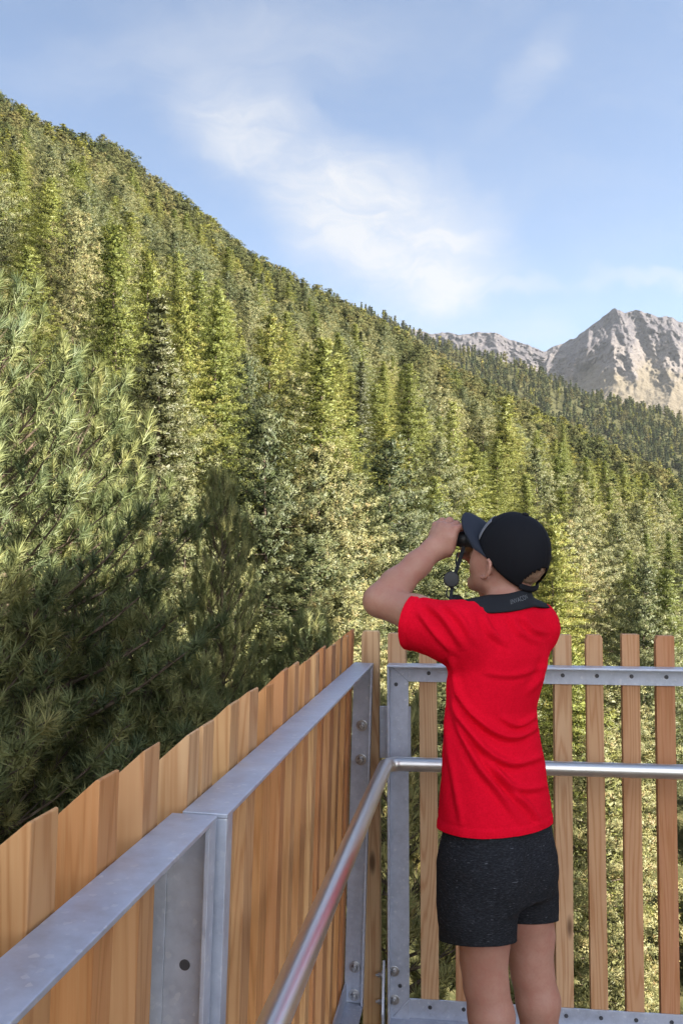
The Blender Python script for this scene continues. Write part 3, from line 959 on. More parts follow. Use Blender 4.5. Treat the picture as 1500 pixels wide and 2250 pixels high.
# ---- t-shirt
sv = Vol((-.02, 2.0, .70), (.66, 2.85, 1.46), .0042)
rows = []
SH = [(1352, 1050, 1196, .50), (1385, 998, 1213, .54), (1440, 985, 1210, .60), (1500, 979, 1196, .62), (1560, 976, 1182, .62), (1600, 974, 1184, .62), (1700, 968, 1201, .68), (1800, 961, 1214, .72), (1880, 956, 1222, .74)]
for py, l, r_, q in SH:
    c, hw = mid(l, r_, py)
    A = hw / math.sqrt(math.cos(PSI) ** 2 + (q * math.sin(PSI)) ** 2)
    rows.append((c[2], c[0], c[1], A, A * q))
sv.loft(rows, rv, .02, 2.25)
sv.cone(NB - zv * .004 - fv * .006, LSH + zv * .002, .047, .054, .03)
sv.cone(NB - zv * .004 - fv * .006, RSH + zv * .002, .047, .056, .03)
SLV = P3(872, 1352, 2.385)
sv.cone(LSH - zv * .004, SLV - zv * .004, .066, .057, .035)
sv.cone(LSH - zv * .035 + rv * .035, SLV - zv * .012, .052, .050, .04)
RSV = RSH + (REL - RSH) * .62
sv.cone(RSH, RSV, .058, .054, .03)
V, Fq = sv.mesh(4)
N_ = normals(V, Fq)
# folds: long curved pulls across the back, laid out in the plane of the back (pixel units of the photograph are only a ruler)
s_px = 750 + V[:, 0] / V[:, 1] * F; s_py = 1225 - (V[:, 2] - EYE) / V[:, 1] * F
vd_ = unit(V - np.array([0, 0, EYE]))
facing = np.clip(-(N_ * vd_).sum(1), 0, 1)
def fold(path, wid, amp, fade=.25):
    path = np.array(path, float)
    t_ = np.linspace(0, len(path) - 1, len(path) * 12); i = np.minimum(t_.astype(int), len(path) - 2); w = (t_ - i)[:, None]
    p0 = path[np.maximum(i - 1, 0)]; p1 = path[i]; p2 = path[i + 1]; p3 = path[np.minimum(i + 2, len(path) - 1)]
    C = .5 * ((2 * p1) + (-p0 + p2) * w + (2 * p0 - 5 * p1 + 4 * p2 - p3) * w ** 2 + (-p0 + 3 * p1 - 3 * p2 + p3) * w ** 3)
    Q = np.stack([s_px, s_py], -1)
    best_ = np.full(len(V), 1e9); side = np.zeros(len(V)); tt = np.zeros(len(V))
    for k in range(len(C) - 1):
        a, b = C[k], C[k + 1]; ab = b - a
        h = np.clip(((Q - a) @ ab) / (ab @ ab + 1e-9), 0, 1)
        dv = Q - a - h[:, None] * ab; d = np.linalg.norm(dv, axis=1)
        m = d < best_
        best_[m] = d[m]; side[m] = np.sign(ab[0] * dv[m, 1] - ab[1] * dv[m, 0]); tt[m] = (k + h[m]) / (len(C) - 1)
    x = best_ * side / (wid * .88)
    prof = np.exp(-x ** 2) - .55 * np.exp(-(x - 1.5) ** 2 / .9)
    return 2.1 * amp * prof * np.sin(np.pi * np.clip(tt * (1 - 2 * 0) , 0.02, .98)) ** .6
disp = np.zeros(len(V))
for path, wid, amp in (
    ([(992, 1470), (1020, 1545), (1075, 1600), (1130, 1615), (1185, 1585)], 9, .0075),
    ([(988, 1500), (1010, 1570), (1060, 1640), (1120, 1672), (1190, 1655)], 9, .0080),
    ([(985, 1525), (1008, 1600), (1050, 1680), (1090, 1730), (1130, 1790)], 9, .0070),
    ([(1040, 1620), (1085, 1690), (1135, 1725), (1195, 1720)], 9, .0050),
    ([(1075, 1660), (1110, 1720), (1150, 1760), (1180, 1800)], 8, .0055),
    ([(1095, 1570), (1135, 1590), (1185, 1560)], 7, .0045),
    ([(1060, 1475), (1120, 1482), (1195, 1462)], 8, .0022),
    ([(975, 1560), (985, 1650), (1000, 1740), (1010, 1800)], 9, .0035),
    ([(918, 1345), (950, 1385), (990, 1430)], 8, .0050),
    ([(935, 1325), (975, 1360), (1015, 1420)], 9, .0055),
    ([(975, 1325), (1010, 1360), (1040, 1410)], 9, .0040),
    ([(1060, 1345), (1075, 1385), (1110, 1415)], 9, .0040),
    ([(1150, 1355), (1165, 1380), (1195, 1390)], 8, .0040),
    ([(1120, 1350), (1140, 1385), (1180, 1410)], 9, .0030),
    ([(985, 1440), (1000, 1480), (1005, 1530)], 7, .0050),
    ([(1200, 1440), (1180, 1490), (1150, 1520)], 9, .0030)):
    disp += fold(path, wid, amp)

disp *= sstep(.02, .35, facing)
nz = np.array([mnoise.fractal(Vector((p[0] * 13 + p[2] * 5, p[1] * 13, p[2] * 9)), 1.0, 2.0, 3) for p in V])
nz2 = np.array([mnoise.fractal(Vector((p[0] * 34 + p[2] * 16, p[1] * 34, p[2] * 24)), 1.0, 2.0, 2) for p in V])
disp += nz * .0030 + nz2 * .0009

sl_d = unit(SLV - LSH); SC = P3(900, 1366, 2.37)
ds_ = (SC - V) @ sl_d                       # distance in from the sleeve edge
on_sl = (V[:, 0] < SC[0] + .09) & (V[:, 2] > 1.15)
def band(x, w): return np.where((x > -.01) & (x < w), 1.0, 0.0) - 1.2 * np.exp(-((x - w) / .0035) ** 2)
disp += .0013 * band(V[:, 2] - .789, .021) + np.where(on_sl, .0013 * band(ds_, .020), 0)
V = V + N_ * disp[:, None]
me = mesh_np('t_shirt', V, Fq, True)
cut(me, (0, 0, .789), (0, 0, -1))
sl_d = unit(SLV - LSH)
SC = P3(900, 1366, 2.37)
cut_dir = unit(np.array([sl_d[0], sl_d[1], sl_d[2] - .02]))
bm = bmesh.new(); bm.from_mesh(me)
gsel = [v for v in bm.verts if v.co.x < SC[0] + .09 and v.co.z > 1.15]
gs = set(gsel); ge = [e for e in bm.edges if e.verts[0] in gs and e.verts[1] in gs]; gf = [f for f in bm.faces if all(v in gs for v in f.verts)]
bmesh.ops.bisect_plane(bm, geom=gsel + ge + gf, plane_co=SC, plane_no=cut_dir, clear_outer=True)
rd = unit(RSV - RSH); rc = RSH + (REL - RSH) * .60
gsel = [v for v in bm.verts if (np.array(v.co) - rc) @ rd > -.03 and np.linalg.norm(np.array(v.co) - rc) < .12]
gs = set(gsel); ge = [e for e in bm.edges if e.verts[0] in gs and e.verts[1] in gs]; gf = [f for f in bm.faces if all(v in gs for v in f.verts)]
bmesh.ops.bisect_plane(bm, geom=gsel + ge + gf, plane_co=rc, plane_no=rd, clear_outer=True)
# open neckline
NKc = NB + zv * .018 - fv * .004
gsel = [v for v in bm.verts if np.linalg.norm(np.array(v.co) - NKc) < .14]
gs = set(gsel); ge = [e for e in bm.edges if e.verts[0] in gs and e.verts[1] in gs]; gf = [f for f in bm.faces if all(v in gs for v in f.verts)]
bmesh.ops.bisect_plane(bm, geom=gsel + ge + gf, plane_co=NKc + zv * .012, plane_no=unit(zv + fv * .35), clear_outer=True)
bm.to_mesh(me); bm.free()
sh = link('t_shirt', me, RED, boy)
so = sh.modifiers.new('cloth_thickness', 'SOLIDIFY'); so.thickness = .0022; so.offset = -1
# hem stitching: a thin raised band round the hem and the sleeve
# ---- shorts
pv = Vol((.0, 2.05, .40), (.60, 2.80, .98), .0042)
rows = []
for py, l, r_, q in ((1690, 990, 1180, .68), (1800, 975, 1205, .74), (1860, 969, 1213, .80), (1920, 968, 1213, .84), (1960, 969, 1210, .84)):
    c, hw = mid(l, r_, py)
    A = hw / math.sqrt(math.cos(PSI) ** 2 + (q * math.sin(PSI)) ** 2)
    rows.append((c[2], c[0], c[1], A, A * q))
pv.loft(rows, rv, .02, 2.4)
BUT = P3(1092, 1900, 2.40) - fv * .055
pv.ell(BUT - rv * .062, (.075, .070, .085), np.stack([rv, fv, zv], 1), .03)
pv.ell(BUT + rv * .050, (.066, .066, .085), np.stack([rv, fv, zv], 1), .03)
pv.chain([P3(1042, 1900, 2.345), P3(1047, 1990, 2.335), P3(1052, 2175, 2.335)], [.086, .088, .094], .022)
pv.chain([P3(1146, 1890, 2.455), P3(1152, 1960, 2.46), P3(1160, 2130, 2.47)], [.080, .078, .082], .018)
V, Fq = pv.mesh(3); N_ = normals(V, Fq)
nz = np.array([mnoise.fractal(Vector((p[0] * 16, p[1] * 16, p[2] * 11)), 1.0, 2.0, 3) for p in V])
ps = np.array([math.sin(p[2] * 46 + p[0] * 28 + 2 * math.sin(p[1] * 22)) for p in V])
V = V + N_ * (nz * .0036 + ps * .0012)[:, None]
me = mesh_np('shorts', V, Fq, True)
# each leg gets its own hem
lz = P3(1050, 2094, 2.27)[2]; rz = P3(1165, 2042, 2.41)[2]
bm = bmesh.new(); bm.from_mesh(me)
mid_x = P3(1105, 2050, 2.40)
for zc, sgn in ((lz, -1), (rz, 1)):
    gsel = [v for v in bm.verts if v.co.z < .60 and sgn * ((np.array(v.co) - mid_x) @ rv) > -.004]
    gs = set(gsel); ge = [e for e in bm.edges if e.verts[0] in gs and e.verts[1] in gs]; gf = [f for f in bm.faces if all(v in gs for v in f.verts)]
    bmesh.ops.bisect_plane(bm, geom=gsel + ge + gf, plane_co=(0, 2.34 if sgn < 0 else 2.47, zc + .004), plane_no=unit(np.array([0, -.2, -1.0])), clear_outer=True)
dl = [v for v in bm.verts if v.co.z < min(lz, rz) - .03]
bmesh.ops.delete(bm, geom=dl, context='VERTS')
bm.to_mesh(me); bm.free()
sh = link('shorts', me, DARK, boy)
so = sh.modifiers.new('cloth_thickness', 'SOLIDIFY'); so.thickness = .0025; so.offset = -1
# shoes
for an in (LAN, RAN):
    so_ = Vol(an - .2, an + .22, .005)
    so_.cone(an - fv * .03 - zv * .045, an + fv * .12 - zv * .055, .040, .036, .03)
    so_.cone(an + zv * .01, an + fv * .06 - zv * .04, .044, .040, .03)
    V, Fq = so_.mesh(2)
    me = mesh_np('shoe', V, Fq, True); cut(me, (0, 0, .012), (0, 0, -1))
    s1 = link('shoe', me, SHOE, boy)
    mb = MB(); o2 = []
    for t in np.linspace(0, 2 * math.pi, 24, endpoint=False):
        q = an + fv * (.045 + .125 * math.cos(t)) + rv * (.043 * math.sin(t))
        o2.append((q[0], q[1]))
    mb.prism(o2, 0.001, .022, 'xy_z'); mb.build('sole', SOLE, s1)

# ---- cap
cap = empty('cap'); cap.parent = boy
def rim_z(y): return -.012 + .50 * y
def dome(az, t):
    """crown surface: az round the head (0 = front), t from the rim (0) to the button (1)"""
    rx, ry, rz = .0785, .0970, .103
    cy, cz = -.006, .012
    # rim angle on the ellipsoid for this azimuth
    x, y = math.sin(az), math.cos(az)
    lo, hi = -.9, .9
    for _ in range(24):
        m = (lo + hi) / 2
        if cz + rz * math.sin(m) > rim_z(cy + ry * y * math.cos(m)): hi = m
        else: lo = m
    el = m + (math.pi / 2 - m) * t
    ce, se = math.cos(el) ** .88, math.sin(el)
    p = Vector((rx * x * ce, cy + ry * y * ce, cz + rz * se * (1 + .05 * max(0, y) * math.cos(el))))
    seam = min(abs(((az / (math.pi / 3)) % 1) - .0), abs(((az / (math.pi / 3)) % 1) - 1))
    p -= Vector((x, y, .2)) * .0012 * math.exp(-(seam / .03) ** 2) * (1 - t * .5)
    return p
bm = bmesh.new()
NAz, NT_ = 120, 30
grid = []
for i in range(NT_):
    grid.append([bm.verts.new(hd(*dome(2 * math.pi * k / NAz, i / (NT_ - 1) * .985))) for k in range(NAz)])
for i in range(NT_ - 1):
    for k in range(NAz):
        az = 2 * math.pi * (k + .5) / NAz; dz_ = abs(az - math.pi)
        t = (i + .5) / (NT_ - 1)
        if dz_ < .62 and t > .05 and (dz_ / .62) ** 2 + (t / .30) ** 2 < 1: continue      # opening above the strap at the back
        f = bm.faces.new((grid[i][k], grid[i][(k + 1) % NAz], grid[i + 1][(k + 1) % NAz], grid[i + 1][k])); f.smooth = True
bm.faces.new(grid[-1])
bmesh.ops.recalc_face_normals(bm, faces=bm.faces[:])
me = bpy.data.meshes.new('crown'); bm.to_mesh(me); bm.free()
cr = link('crown', me, CAP, cap)
so = cr.modifiers.new('cloth_thickness', 'SOLIDIFY'); so.thickness = .0025; so.offset = -1
mb = MB(); mb.lathe([(.0085, 0), (.0085, .002), (.006, .005), (.002, .0062)], hd(*dome(0, 1.0)), gU, 16); mb.build('button', CAP, cap, True)
# brim: a curved, drooping shell with thickness
bm = bmesh.new()
NB_, MB2 = 40, 12
top, bot = [], []
for i in range(MB2 + 1):
    rt, rb = [], []
    for k in range(NB_ + 1):
        az = R(-76) + R(152) * k / NB_
        p = dome(az, .0)
        q = i / MB2
        ext = .074 * max(0, math.cos(az * .98)) ** .55
        x = p.x * (1 + .04 * q); y = p.y + ext * q
        z = p.z + .002 + .64 * ext * q - 2.6 * (x * x) * (.35 + .65 * q) + 2.6 * p.x * p.x * .35 - .25 * (ext * q) ** 2 / .07
        rt.append(bm.verts.new(hd(x, y, z))); rb.append(bm.verts.new(hd(x, y, z - .0045)))
    top.append(rt); bot.append(rb)
for A, fl in ((top, 0), (bot, 1)):
    for i in range(MB2):
        for k in range(NB_):
            q = (A[i][k], A[i][k + 1], A[i + 1][k + 1], A[i + 1][k])
            f = bm.faces.new(q[::-1] if fl else q); f.smooth = True
for k in range(NB_):
    bm.faces.new((top[-1][k], top[-1][k + 1], bot[-1][k + 1], bot[-1][k]))
    bm.faces.new((top[0][k], bot[0][k], bot[0][k + 1], top[0][k + 1]))
for i in range(MB2):
    bm.faces.new((top[i][0], top[i + 1][0], bot[i + 1][0], bot[i][0])); bm.faces.new((top[i][-1], bot[i][-1], bot[i + 1][-1], top[i + 1][-1]))
bmesh.ops.recalc_face_normals(bm, faces=bm.faces[:])
me = bpy.data.meshes.new('brim'); bm.to_mesh(me); bm.free()
link('brim', me, BRIM, cap)
# grey patch on the front panels
bm = bmesh.new(); g2 = []
for i in range(12):
    row = []
    for k in range(25):
        az = R(-46) + R(92) * k / 24; t = .03 + .36 * i / 11
        p = dome(az, t); nn = Vector((p.x / .0845 ** 2, (p.y + .006) / .1035 ** 2, (p.z - .012) / .112 ** 2)).normalized()
        row.append(bm.verts.new(hd(*(p + nn * .0032))))
    g2.append(row)
for i in range(11):
    for k in range(24):
        f = bm.faces.new((g2[i][k], g2[i][k + 1], g2[i + 1][k + 1], g2[i + 1][k])); f.smooth = True
bmesh.ops.recalc_face_normals(bm, faces=bm.faces[:])
me = bpy.data.meshes.new('front_patch'); bm.to_mesh(me); bm.free()
o = link('front_patch', me, PATCH, cap)
so = o.modifiers.new('cloth_thickness', 'SOLIDIFY'); so.thickness = .0018; so.offset = -1
# strap that closes the opening at the back
mb = MB(); mb.tube([Vector(hd(*(dome(math.pi + a, .03) + Vector((0, -.001, 0))))) for a in np.linspace(-.62, .62, 11)], .0042, 8, flat=(.45, 1.7)); mb.build('back_strap', CAP, cap, True)

# ---- binoculars
bino = empty('binoculars', barrel(0, .05)); bino.rotation_euler = (0, 0, 0)
tag(bino, 'compact black binoculars held to the eyes of the boy, lens caps hanging from the strap', 'binoculars')
def under(o, root):
    """hang an object that was built in place on a root without moving it"""
    o.parent = root; o.matrix_parent_inverse = Matrix.Translation(root.location).inverted(); return o
for s_ in (-1, 1):
    mb = MB()
    mb.lathe([(.0135, -.004), (.0165, 0), (.0165, .016), (.0150, .018), (.0175, .022), (.0195, .034), (.0205, .06), (.0220, .085), (.0235, .118), (.0240, .128), (.0215, .129), (.0205, .122)], barrel(s_, -.008), gB, 28)
    o = under(mb.build('barrel', RUBBER, None, True), bino)
    mb = MB(); mb.lathe([(.0130, 0), (.0178, .001), (.0182, .008), (.0165, .0105)], barrel(s_, -.014), gB, 28); o2 = mb.build('eyecup', RUBBER, None, True); under(o2, bino)
mb = MB(); mb.tube([Vector(barrel(-1, .055)), Vector(barrel(0, .055)), Vector(barrel(1, .055))], [.012, .009, .012], 14); mb.lathe([(.009, 0), (.010, .004), (.010, .022), (.008, .026)], barrel(0, .038) + gBU * .006, gB, 18)
under(mb.build('bridge', RUBBER, None, True), bino)
# strap: from the left barrel down to the shoulder, with a lens cap on it
def ribbon(pts, wdir, w, th=.0016):
    bm = bmesh.new(); rows_ = []
    pts = [Vector(p) for p in pts]
    for i, p in enumerate(pts):
        d = (pts[min(i + 1, len(pts) - 1)] - pts[max(i - 1, 0)]).normalized()
        wd = wdir[i] if isinstance(wdir, list) else wdir
        wd = Vector(wd); wd = (wd - d * wd.dot(d)).normalized(); nn = d.cross(wd).normalized()
        ww = w[i] if hasattr(w, '__len__') else w
        rows_.append([bm.verts.new(p + wd * ww * a + nn * th * b) for a, b in ((-.5, -.5), (.5, -.5), (.5, .5), (-.5, .5))])
    for i in range(len(rows_) - 1):
        for k in range(4): bm.faces.new((rows_[i][k], rows_[i][(k + 1) % 4], rows_[i + 1][(k + 1) % 4], rows_[i + 1][k])).smooth = False
    bm.faces.new(rows_[0][::-1]); bm.faces.new(rows_[-1])
    bmesh.ops.recalc_face_normals(bm, faces=bm.faces[:])
    me = bpy.data.meshes.new('strap'); bm.to_mesh(me); bm.free()
    return me
sp = [P3(1018, 1202, 2.46), P3(1010, 1228, 2.455), P3(1003, 1250, 2.45), P3(996, 1272, 2.445), P3(992, 1295, 2.44), P3(990, 1312, 2.43), P3(996, 1325, 2.42)]
o = link('strap', ribbon(sp, Vector((1, .1, .25)), [.009, .0095, .0095, .009, .0085, .0085, .0085]), STRAP); under(o, bino)
sp = [P3(1004, 1214, 2.47), P3(1001, 1232, 2.462), P3(1003, 1248, 2.453)]
o = link('strap', ribbon(sp, Vector((1, .1, .25)), .004), STRAP); under(o, bino)
cc = P3(991, 1273, 2.436); cn = unit(np.array([.05, -1, .08]))
mb = MB(); mb.lathe([(.0168, -.004), (.0195, -.004), (.0200, 0), (.0196, .0025), (.0168, .0032)], cc, cn, 32); o = mb.build('lens_cap', RUBBER, None, True); under(o, bino)
mb = MB(); mb.lathe([(.0001, .0012), (.0098, .0012), (.0108, .0022), (.0118, .0012), (.0166, .0018), (.0167, -.001)], cc, cn, 32); o2 = mb.build('cap_face', LCAP, None, True); under(o2, bino)
mb = MB(); mb.tube([P3(984, 1290, 2.44), P3(980, 1300, 2.44), P3(981, 1310, 2.435), P3(988, 1316, 2.43)], .0018, 8); under(mb.build('cap_loop', STRAP, None, True), bino)
cc = P3(1003, 1322, 2.43)
mb = MB(); mb.lathe([(.0168, -.004), (.0195, -.004), (.0200, 0), (.0196, .0025), (.0001, .0032)], cc, unit(np.array([.2, -.8, .55])), 32); under(mb.build('lens_cap', RUBBER, None, True), bino)
# neck strap: wide black band lying on the collar, fitted to the cloth and the neck
from mathutils.bvhtree import BVHTree
dg = bpy.context.evaluated_depsgraph_get()
tv, tf = [], []
for o_ in (boy, bpy.data.objects['t_shirt']):
    k0 = len(tv)
    tv += [v.co.copy() for v in o_.data.vertices]; tf += [[k0 + q for q in p.vertices] for p in o_.data.polygons]
bvh = BVHTree.FromPolygons(tv, tf)
NA_, NV_ = 44, 7
ctr = NB + zv * .0
gridp = []
for i in range(NA_ + 1):
    a = -1.9 + 3.8 * i / NA_
    d = -fv * math.cos(a) + rv * math.sin(a)
    row = []
    zt = P3(1110, 1300, 2.33)[2] - .010 * (1 - math.cos(a)) 
    for j in range(NV_ + 1):
        z = zt - .040 * j / NV_ + .004 * math.sin(a * 2.0)
        o0 = Vector((ctr[0] + d[0] * .35, ctr[1] + d[1] * .35, z + .06 * 0))
        hit = bvh.ray_cast(o0, Vector(-d))
        rr = .35 - hit[3] if hit[0] is not None else .06
        row.append(min(rr, .115))
    gridp.append((d, zt, row))
# the webbing bridges hollows: smooth the radii along and across
Rr_ = np.array([g_[2] for g_ in gridp])
for _ in range(6):
    S_ = Rr_.copy(); S_[1:-1] = (Rr_[:-2] + 2 * Rr_[1:-1] + Rr_[2:]) / 4; S_[:, 1:-1] = (S_[:, :-2] + 2 * S_[:, 1:-1] + S_[:, 2:]) / 4
    Rr_ = np.maximum(S_, Rr_)
bm = bmesh.new(); vv = []
for i, (d, zt, row) in enumerate(gridp):
    a = -1.9 + 3.8 * i / NA_
    vv.append([bm.verts.new((ctr[0] + d[0] * (Rr_[i, j] + .0055), ctr[1] + d[1] * (Rr_[i, j] + .0055), zt - .040 * j / NV_ + .004 * math.sin(a * 2.0))) for j in range(NV_ + 1)])
for i in range(NA_):
    for j in range(NV_):
        bm.faces.new((vv[i][j], vv[i][j + 1], vv[i + 1][j + 1], vv[i + 1][j])).smooth = True
bmesh.ops.recalc_face_normals(bm, faces=bm.faces[:])
me = bpy.data.meshes.new('neck_strap'); bm.to_mesh(me); bm.free()
o = link('neck_strap', me, STRAP); so = o.modifiers.new('cloth_thickness', 'SOLIDIFY'); so.thickness = .004; so.offset = 0
under(o, bino)

# faint grey lettering printed on the band
sbv = BVHTree.FromObject(o, bpy.context.evaluated_depsgraph_get()) if False else BVHTree.FromPolygons([v.co.copy() for v in me.vertices], [list(p.vertices) for p in me.polygons])
tcu = bpy.data.curves.new('strap_lettering', 'FONT'); tcu.body = 'ENVACON'; tcu.size = .0165; tcu.align_x = 'CENTER'; tcu.align_y = 'CENTER'; tcu.space_character = 1.05
tob = bpy.data.objects.new('strap_lettering', tcu); COL.objects.link(tob)
bpy.context.view_layer.update()
tme = bpy.data.meshes.new_from_object(tob.evaluated_get(bpy.context.evaluated_depsgraph_get()))
bpy.data.objects.remove(tob)
tc0 = P3(1150, 1318, 2.33)
for v_ in tme.vertices:
    p_ = Vector(tc0 + rv * v_.co.x + zv * (v_.co.y * .85 + v_.co.x * .16))
    d_ = Vector((ctr[0] - p_.x, ctr[1] - p_.y, 0)).normalized()
    h_ = sbv.ray_cast(p_ - d_ * .25, d_)
    v_.co = (h_[0] - d_ * .0044) if h_[0] is not None else p_
tme.materials.clear()
lo_ = link('strap_lettering', tme, PRINT, o)
HAZE = 2.3e-5
# ------------------------------------------------------------------ foliage and bark
def foliage(name, stops, rough=.5, trans=.14, spec=.4):
    g = material(name)
    at_ = g.node('ShaderNodeAttribute', attribute_name='tone')
    oi = g.node('ShaderNodeObjectInfo')
    f = g.math('ADD', g.math('MULTIPLY', at_.outputs['Fac'], .55), g.math('MULTIPLY', oi.outputs['Random'], .45))
    c = g.ramp(f, stops)
    p = g.node('ShaderNodeBsdfPrincipled')
    g.l.new(c, p.inputs['Base Color']); p.inputs['Roughness'].default_value = rough
    p.inputs['Specular IOR Level'].default_value = spec
    t = g.node('ShaderNodeBsdfTranslucent'); g.l.new(c, t.inputs[0])
    m = g.node('ShaderNodeMixShader'); m.inputs[0].default_value = trans
    g.l.new(p.outputs[0], m.inputs[1]); g.l.new(t.outputs[0], m.inputs[2])
    g.l.new(m.outputs[0], g.out.inputs[0])
    return g.m
PINE = foliage('pine_needles', [(0, (.045, .062, .026)), (.3, (.10, .115, .046)), (.6, (.175, .172, .068)), (.88, (.245, .215, .085)), (1, (.26, .18, .08))], spec=.25)
NEARPINE = foliage('long_pine_needles', [(0, (.085, .120, .058)), (.35, (.20, .225, .088)), (.65, (.37, .35, .135)), (.93, (.48, .40, .16)), (1, (.40, .23, .11))], rough=.5, spec=.3, trans=.38)
LARCH = foliage('larch_needles', [(0, (.10, .125, .028)), (.4, (.155, .17, .038)), (.75, (.215, .21, .048)), (1, (.27, .205, .055))], trans=.22, spec=.2)
SPRUCE = foliage('spruce_needles', [(0, (.055, .066, .026)), (.5, (.098, .102, .038)), (1, (.16, .14, .055))])
g = material('bark')
tcn = g.node('ShaderNodeTexCoord')
nb = g.noise(g.mapping(tcn.outputs['Object'], scale=(14, 14, 3)), 1.0, 6, .65)
principled(g, g.ramp(nb, [(.3, (.05, .036, .028)), (.55, (.13, .095, .07)), (.75, (.24, .20, .165))]), .9, spec=.2, normal=bump(g, nb, .8, .03))
BARK = g.m


def tufts(P, D, n, L, W, spread, r, back=.6):
    """n needles round every twig end P with axis D: verts (k,3), and the index of the tuft each needle grows on"""
    T = len(P)
    idx = np.repeat(np.arange(T), n)
    d = unit(D)[idx]
    v = unit(r.normal(size=(T * n, 3)))
    dr = unit(d * r.uniform(.25, 1.15, (T * n, 1)) + v * spread)
    st = P[idx] - d * (r.uniform(0, 1, (T * n, 1)) * back * L)
    ln = L * r.uniform(.65, 1.1, (T * n, 1))
    sd_ = unit(np.cross(dr, unit(r.normal(size=(T * n, 3))))) * W * .5
    tip = st + dr * ln
    return np.stack([st - sd_, st + sd_, tip], 1).reshape(-1, 3), idx

def leaf_cards(P, n, size, r, up=.0, jit=.5):
    """n small irregular leaf-sized triangles round each point"""
    T = len(P); idx = np.repeat(np.arange(T), n)
    c = P[idx] + r.normal(size=(T * n, 3)) * jit * size * np.array([1, 1, .55])
    nrm = unit(r.normal(size=(T * n, 3)) + np.array([0, 0, up]))
    a = unit(np.cross(nrm, unit(r.normal(size=(T * n, 3))))); b = np.cross(nrm, a)
    s = size * r.uniform(.6, 1.2, (T * n, 1))
    return np.stack([c + a * s * .6, c - a * s * .45 + b * s * .35, c - a * s * .4 - b * s * .4], 1).reshape(-1, 3), idx

def skeleton(kind, H, Rm, base, dz, nb, r, bend=.0):
    """branches of a conifer: list of (points along it (k,3), tip radius share)"""
    br = []
    z = H - .12 * dz / .3
    lean = r.normal(0, .012, 2)
    while z > base:
        d = (H - z) / (H - base)
        if kind == 'pine':
            prof = min(1, (d * 2.3) ** .75) * (1 - .42 * max(0, d - .45)) if Rm / H < .4 else min(1, (d * 1.35) ** .85)
        elif kind == 'larch':
            prof = d ** .78 * (1 - .25 * max(0, d - .7))
        else:
            prof = d ** .92
        k = max(3, int(nb * (.55 + .6 * min(1, d * 3)) + r.uniform(-.5, .9)))
        a0 = r.uniform(0, 6.28)
        for q in range(k):
            az = a0 + 6.283 * (q + r.uniform(-.3, .3)) / k
            ln = Rm * prof * r.uniform(.68, 1.12) + .05 * Rm
            t = np.linspace(0, 1, 6)
            if kind == 'pine':
                s0 = .75 * (1 - min(1, d * 4)) + .02 - .22 * max(0, d - .3) + r.normal(0, .07)
                hz = ln * (s0 * t + (.17 + .13 * r.uniform()) * t ** 2.6)
            elif kind == 'larch':
                s0 = .55 * (1 - min(1, d * 3)) - .12 - .18 * d
                hz = ln * (s0 * t + .22 * t ** 2.5)
            else:
                s0 = .5 * (1 - min(1, d * 3)) - .25 - .2 * d
                hz = ln * (s0 * t + .20 * t ** 2.5)
            wob = np.cumsum(r.normal(0, .05, 6)) * ln * .5
            ca, sa = math.cos(az), math.sin(az)
            x = ca * ln * t - sa * wob; y = sa * ln * t + ca * wob
            p = np.stack([x + lean[0] * z, y + lean[1] * z, z + r.uniform(-.3, .3) * dz + hz], -1)
            br.append((p, ln))
        z -= dz * r.uniform(.8, 1.2)
    return br, lean

def along(p, t):
    f = np.clip(t, 0, 1) * (len(p) - 1); i = np.minimum(f.astype(int), len(p) - 2); w = (f - i)[:, None]
    return p[i] * (1 - w) + p[i + 1] * w, unit(p[i + 1] - p[i])

def twigs(br, step, side, r, inner=.25):
    """twig ends and their directions along all branches"""
    Ps, Ds, segs = [], [], []
    for p, ln in br:
        n = max(2, int(ln * (1 - inner) / step))
        t = np.linspace(inner, 1, n) + r.uniform(-.5, .5, n) * (1 - inner) / n
        c, d = along(p, t)
        for sgn in (-1, 1):
            perp = unit(np.cross(d, np.array([0, 0, 1.0]))) * sgn
            w = side * (.35 + .65 * (1 - np.clip(t, 0, 1))[:, None]) * r.uniform(.6, 1.2, (n, 1))
            dd = unit(d * .75 + perp * .75 + np.array([0, 0, .35]) + r.normal(0, .22, (n, 3)))
            e = c + dd * w
            Ps.append(e); Ds.append(dd); segs.append((c, e))
        Ps.append(c[-1:]); Ds.append(d[-1:] + np.array([[0, 0, .3]]))
    return np.concatenate(Ps), np.concatenate(Ds), segs

def wood(br, lean, H, r0, r, segs=None, sides=6, keep=1.0, top=.97):
    mb = MB()
    zs = np.linspace(0, H * top, 14)
    mb.tube([(lean[0] * z + .02 * math.sin(z * 1.1), lean[1] * z + .02 * math.cos(z * .9), z) for z in zs], [r0 * (1 - z / H) ** .85 + .008 for z in zs], 9)
    for p, ln in br:
        if r.uniform() > keep: continue
        rb = .007 + .0075 * ln
        mb.tube([Vector(q) for q in p], [rb * (1 - .8 * i / 5) for i in range(6)], sides, cap=False)
    if segs:
        for c, e in segs:
            for a, b in zip(c, e):
                mb.tube([a, b], [.006, .004], 3, cap=False)
    me = bpy.data.meshes.new('trunk')
    bmesh.ops.recalc_face_normals(mb.bm, faces=mb.bm.faces[:])
    mb.bm.to_mesh(me); mb.bm.free()
    me.materials.append(BARK)
    return me

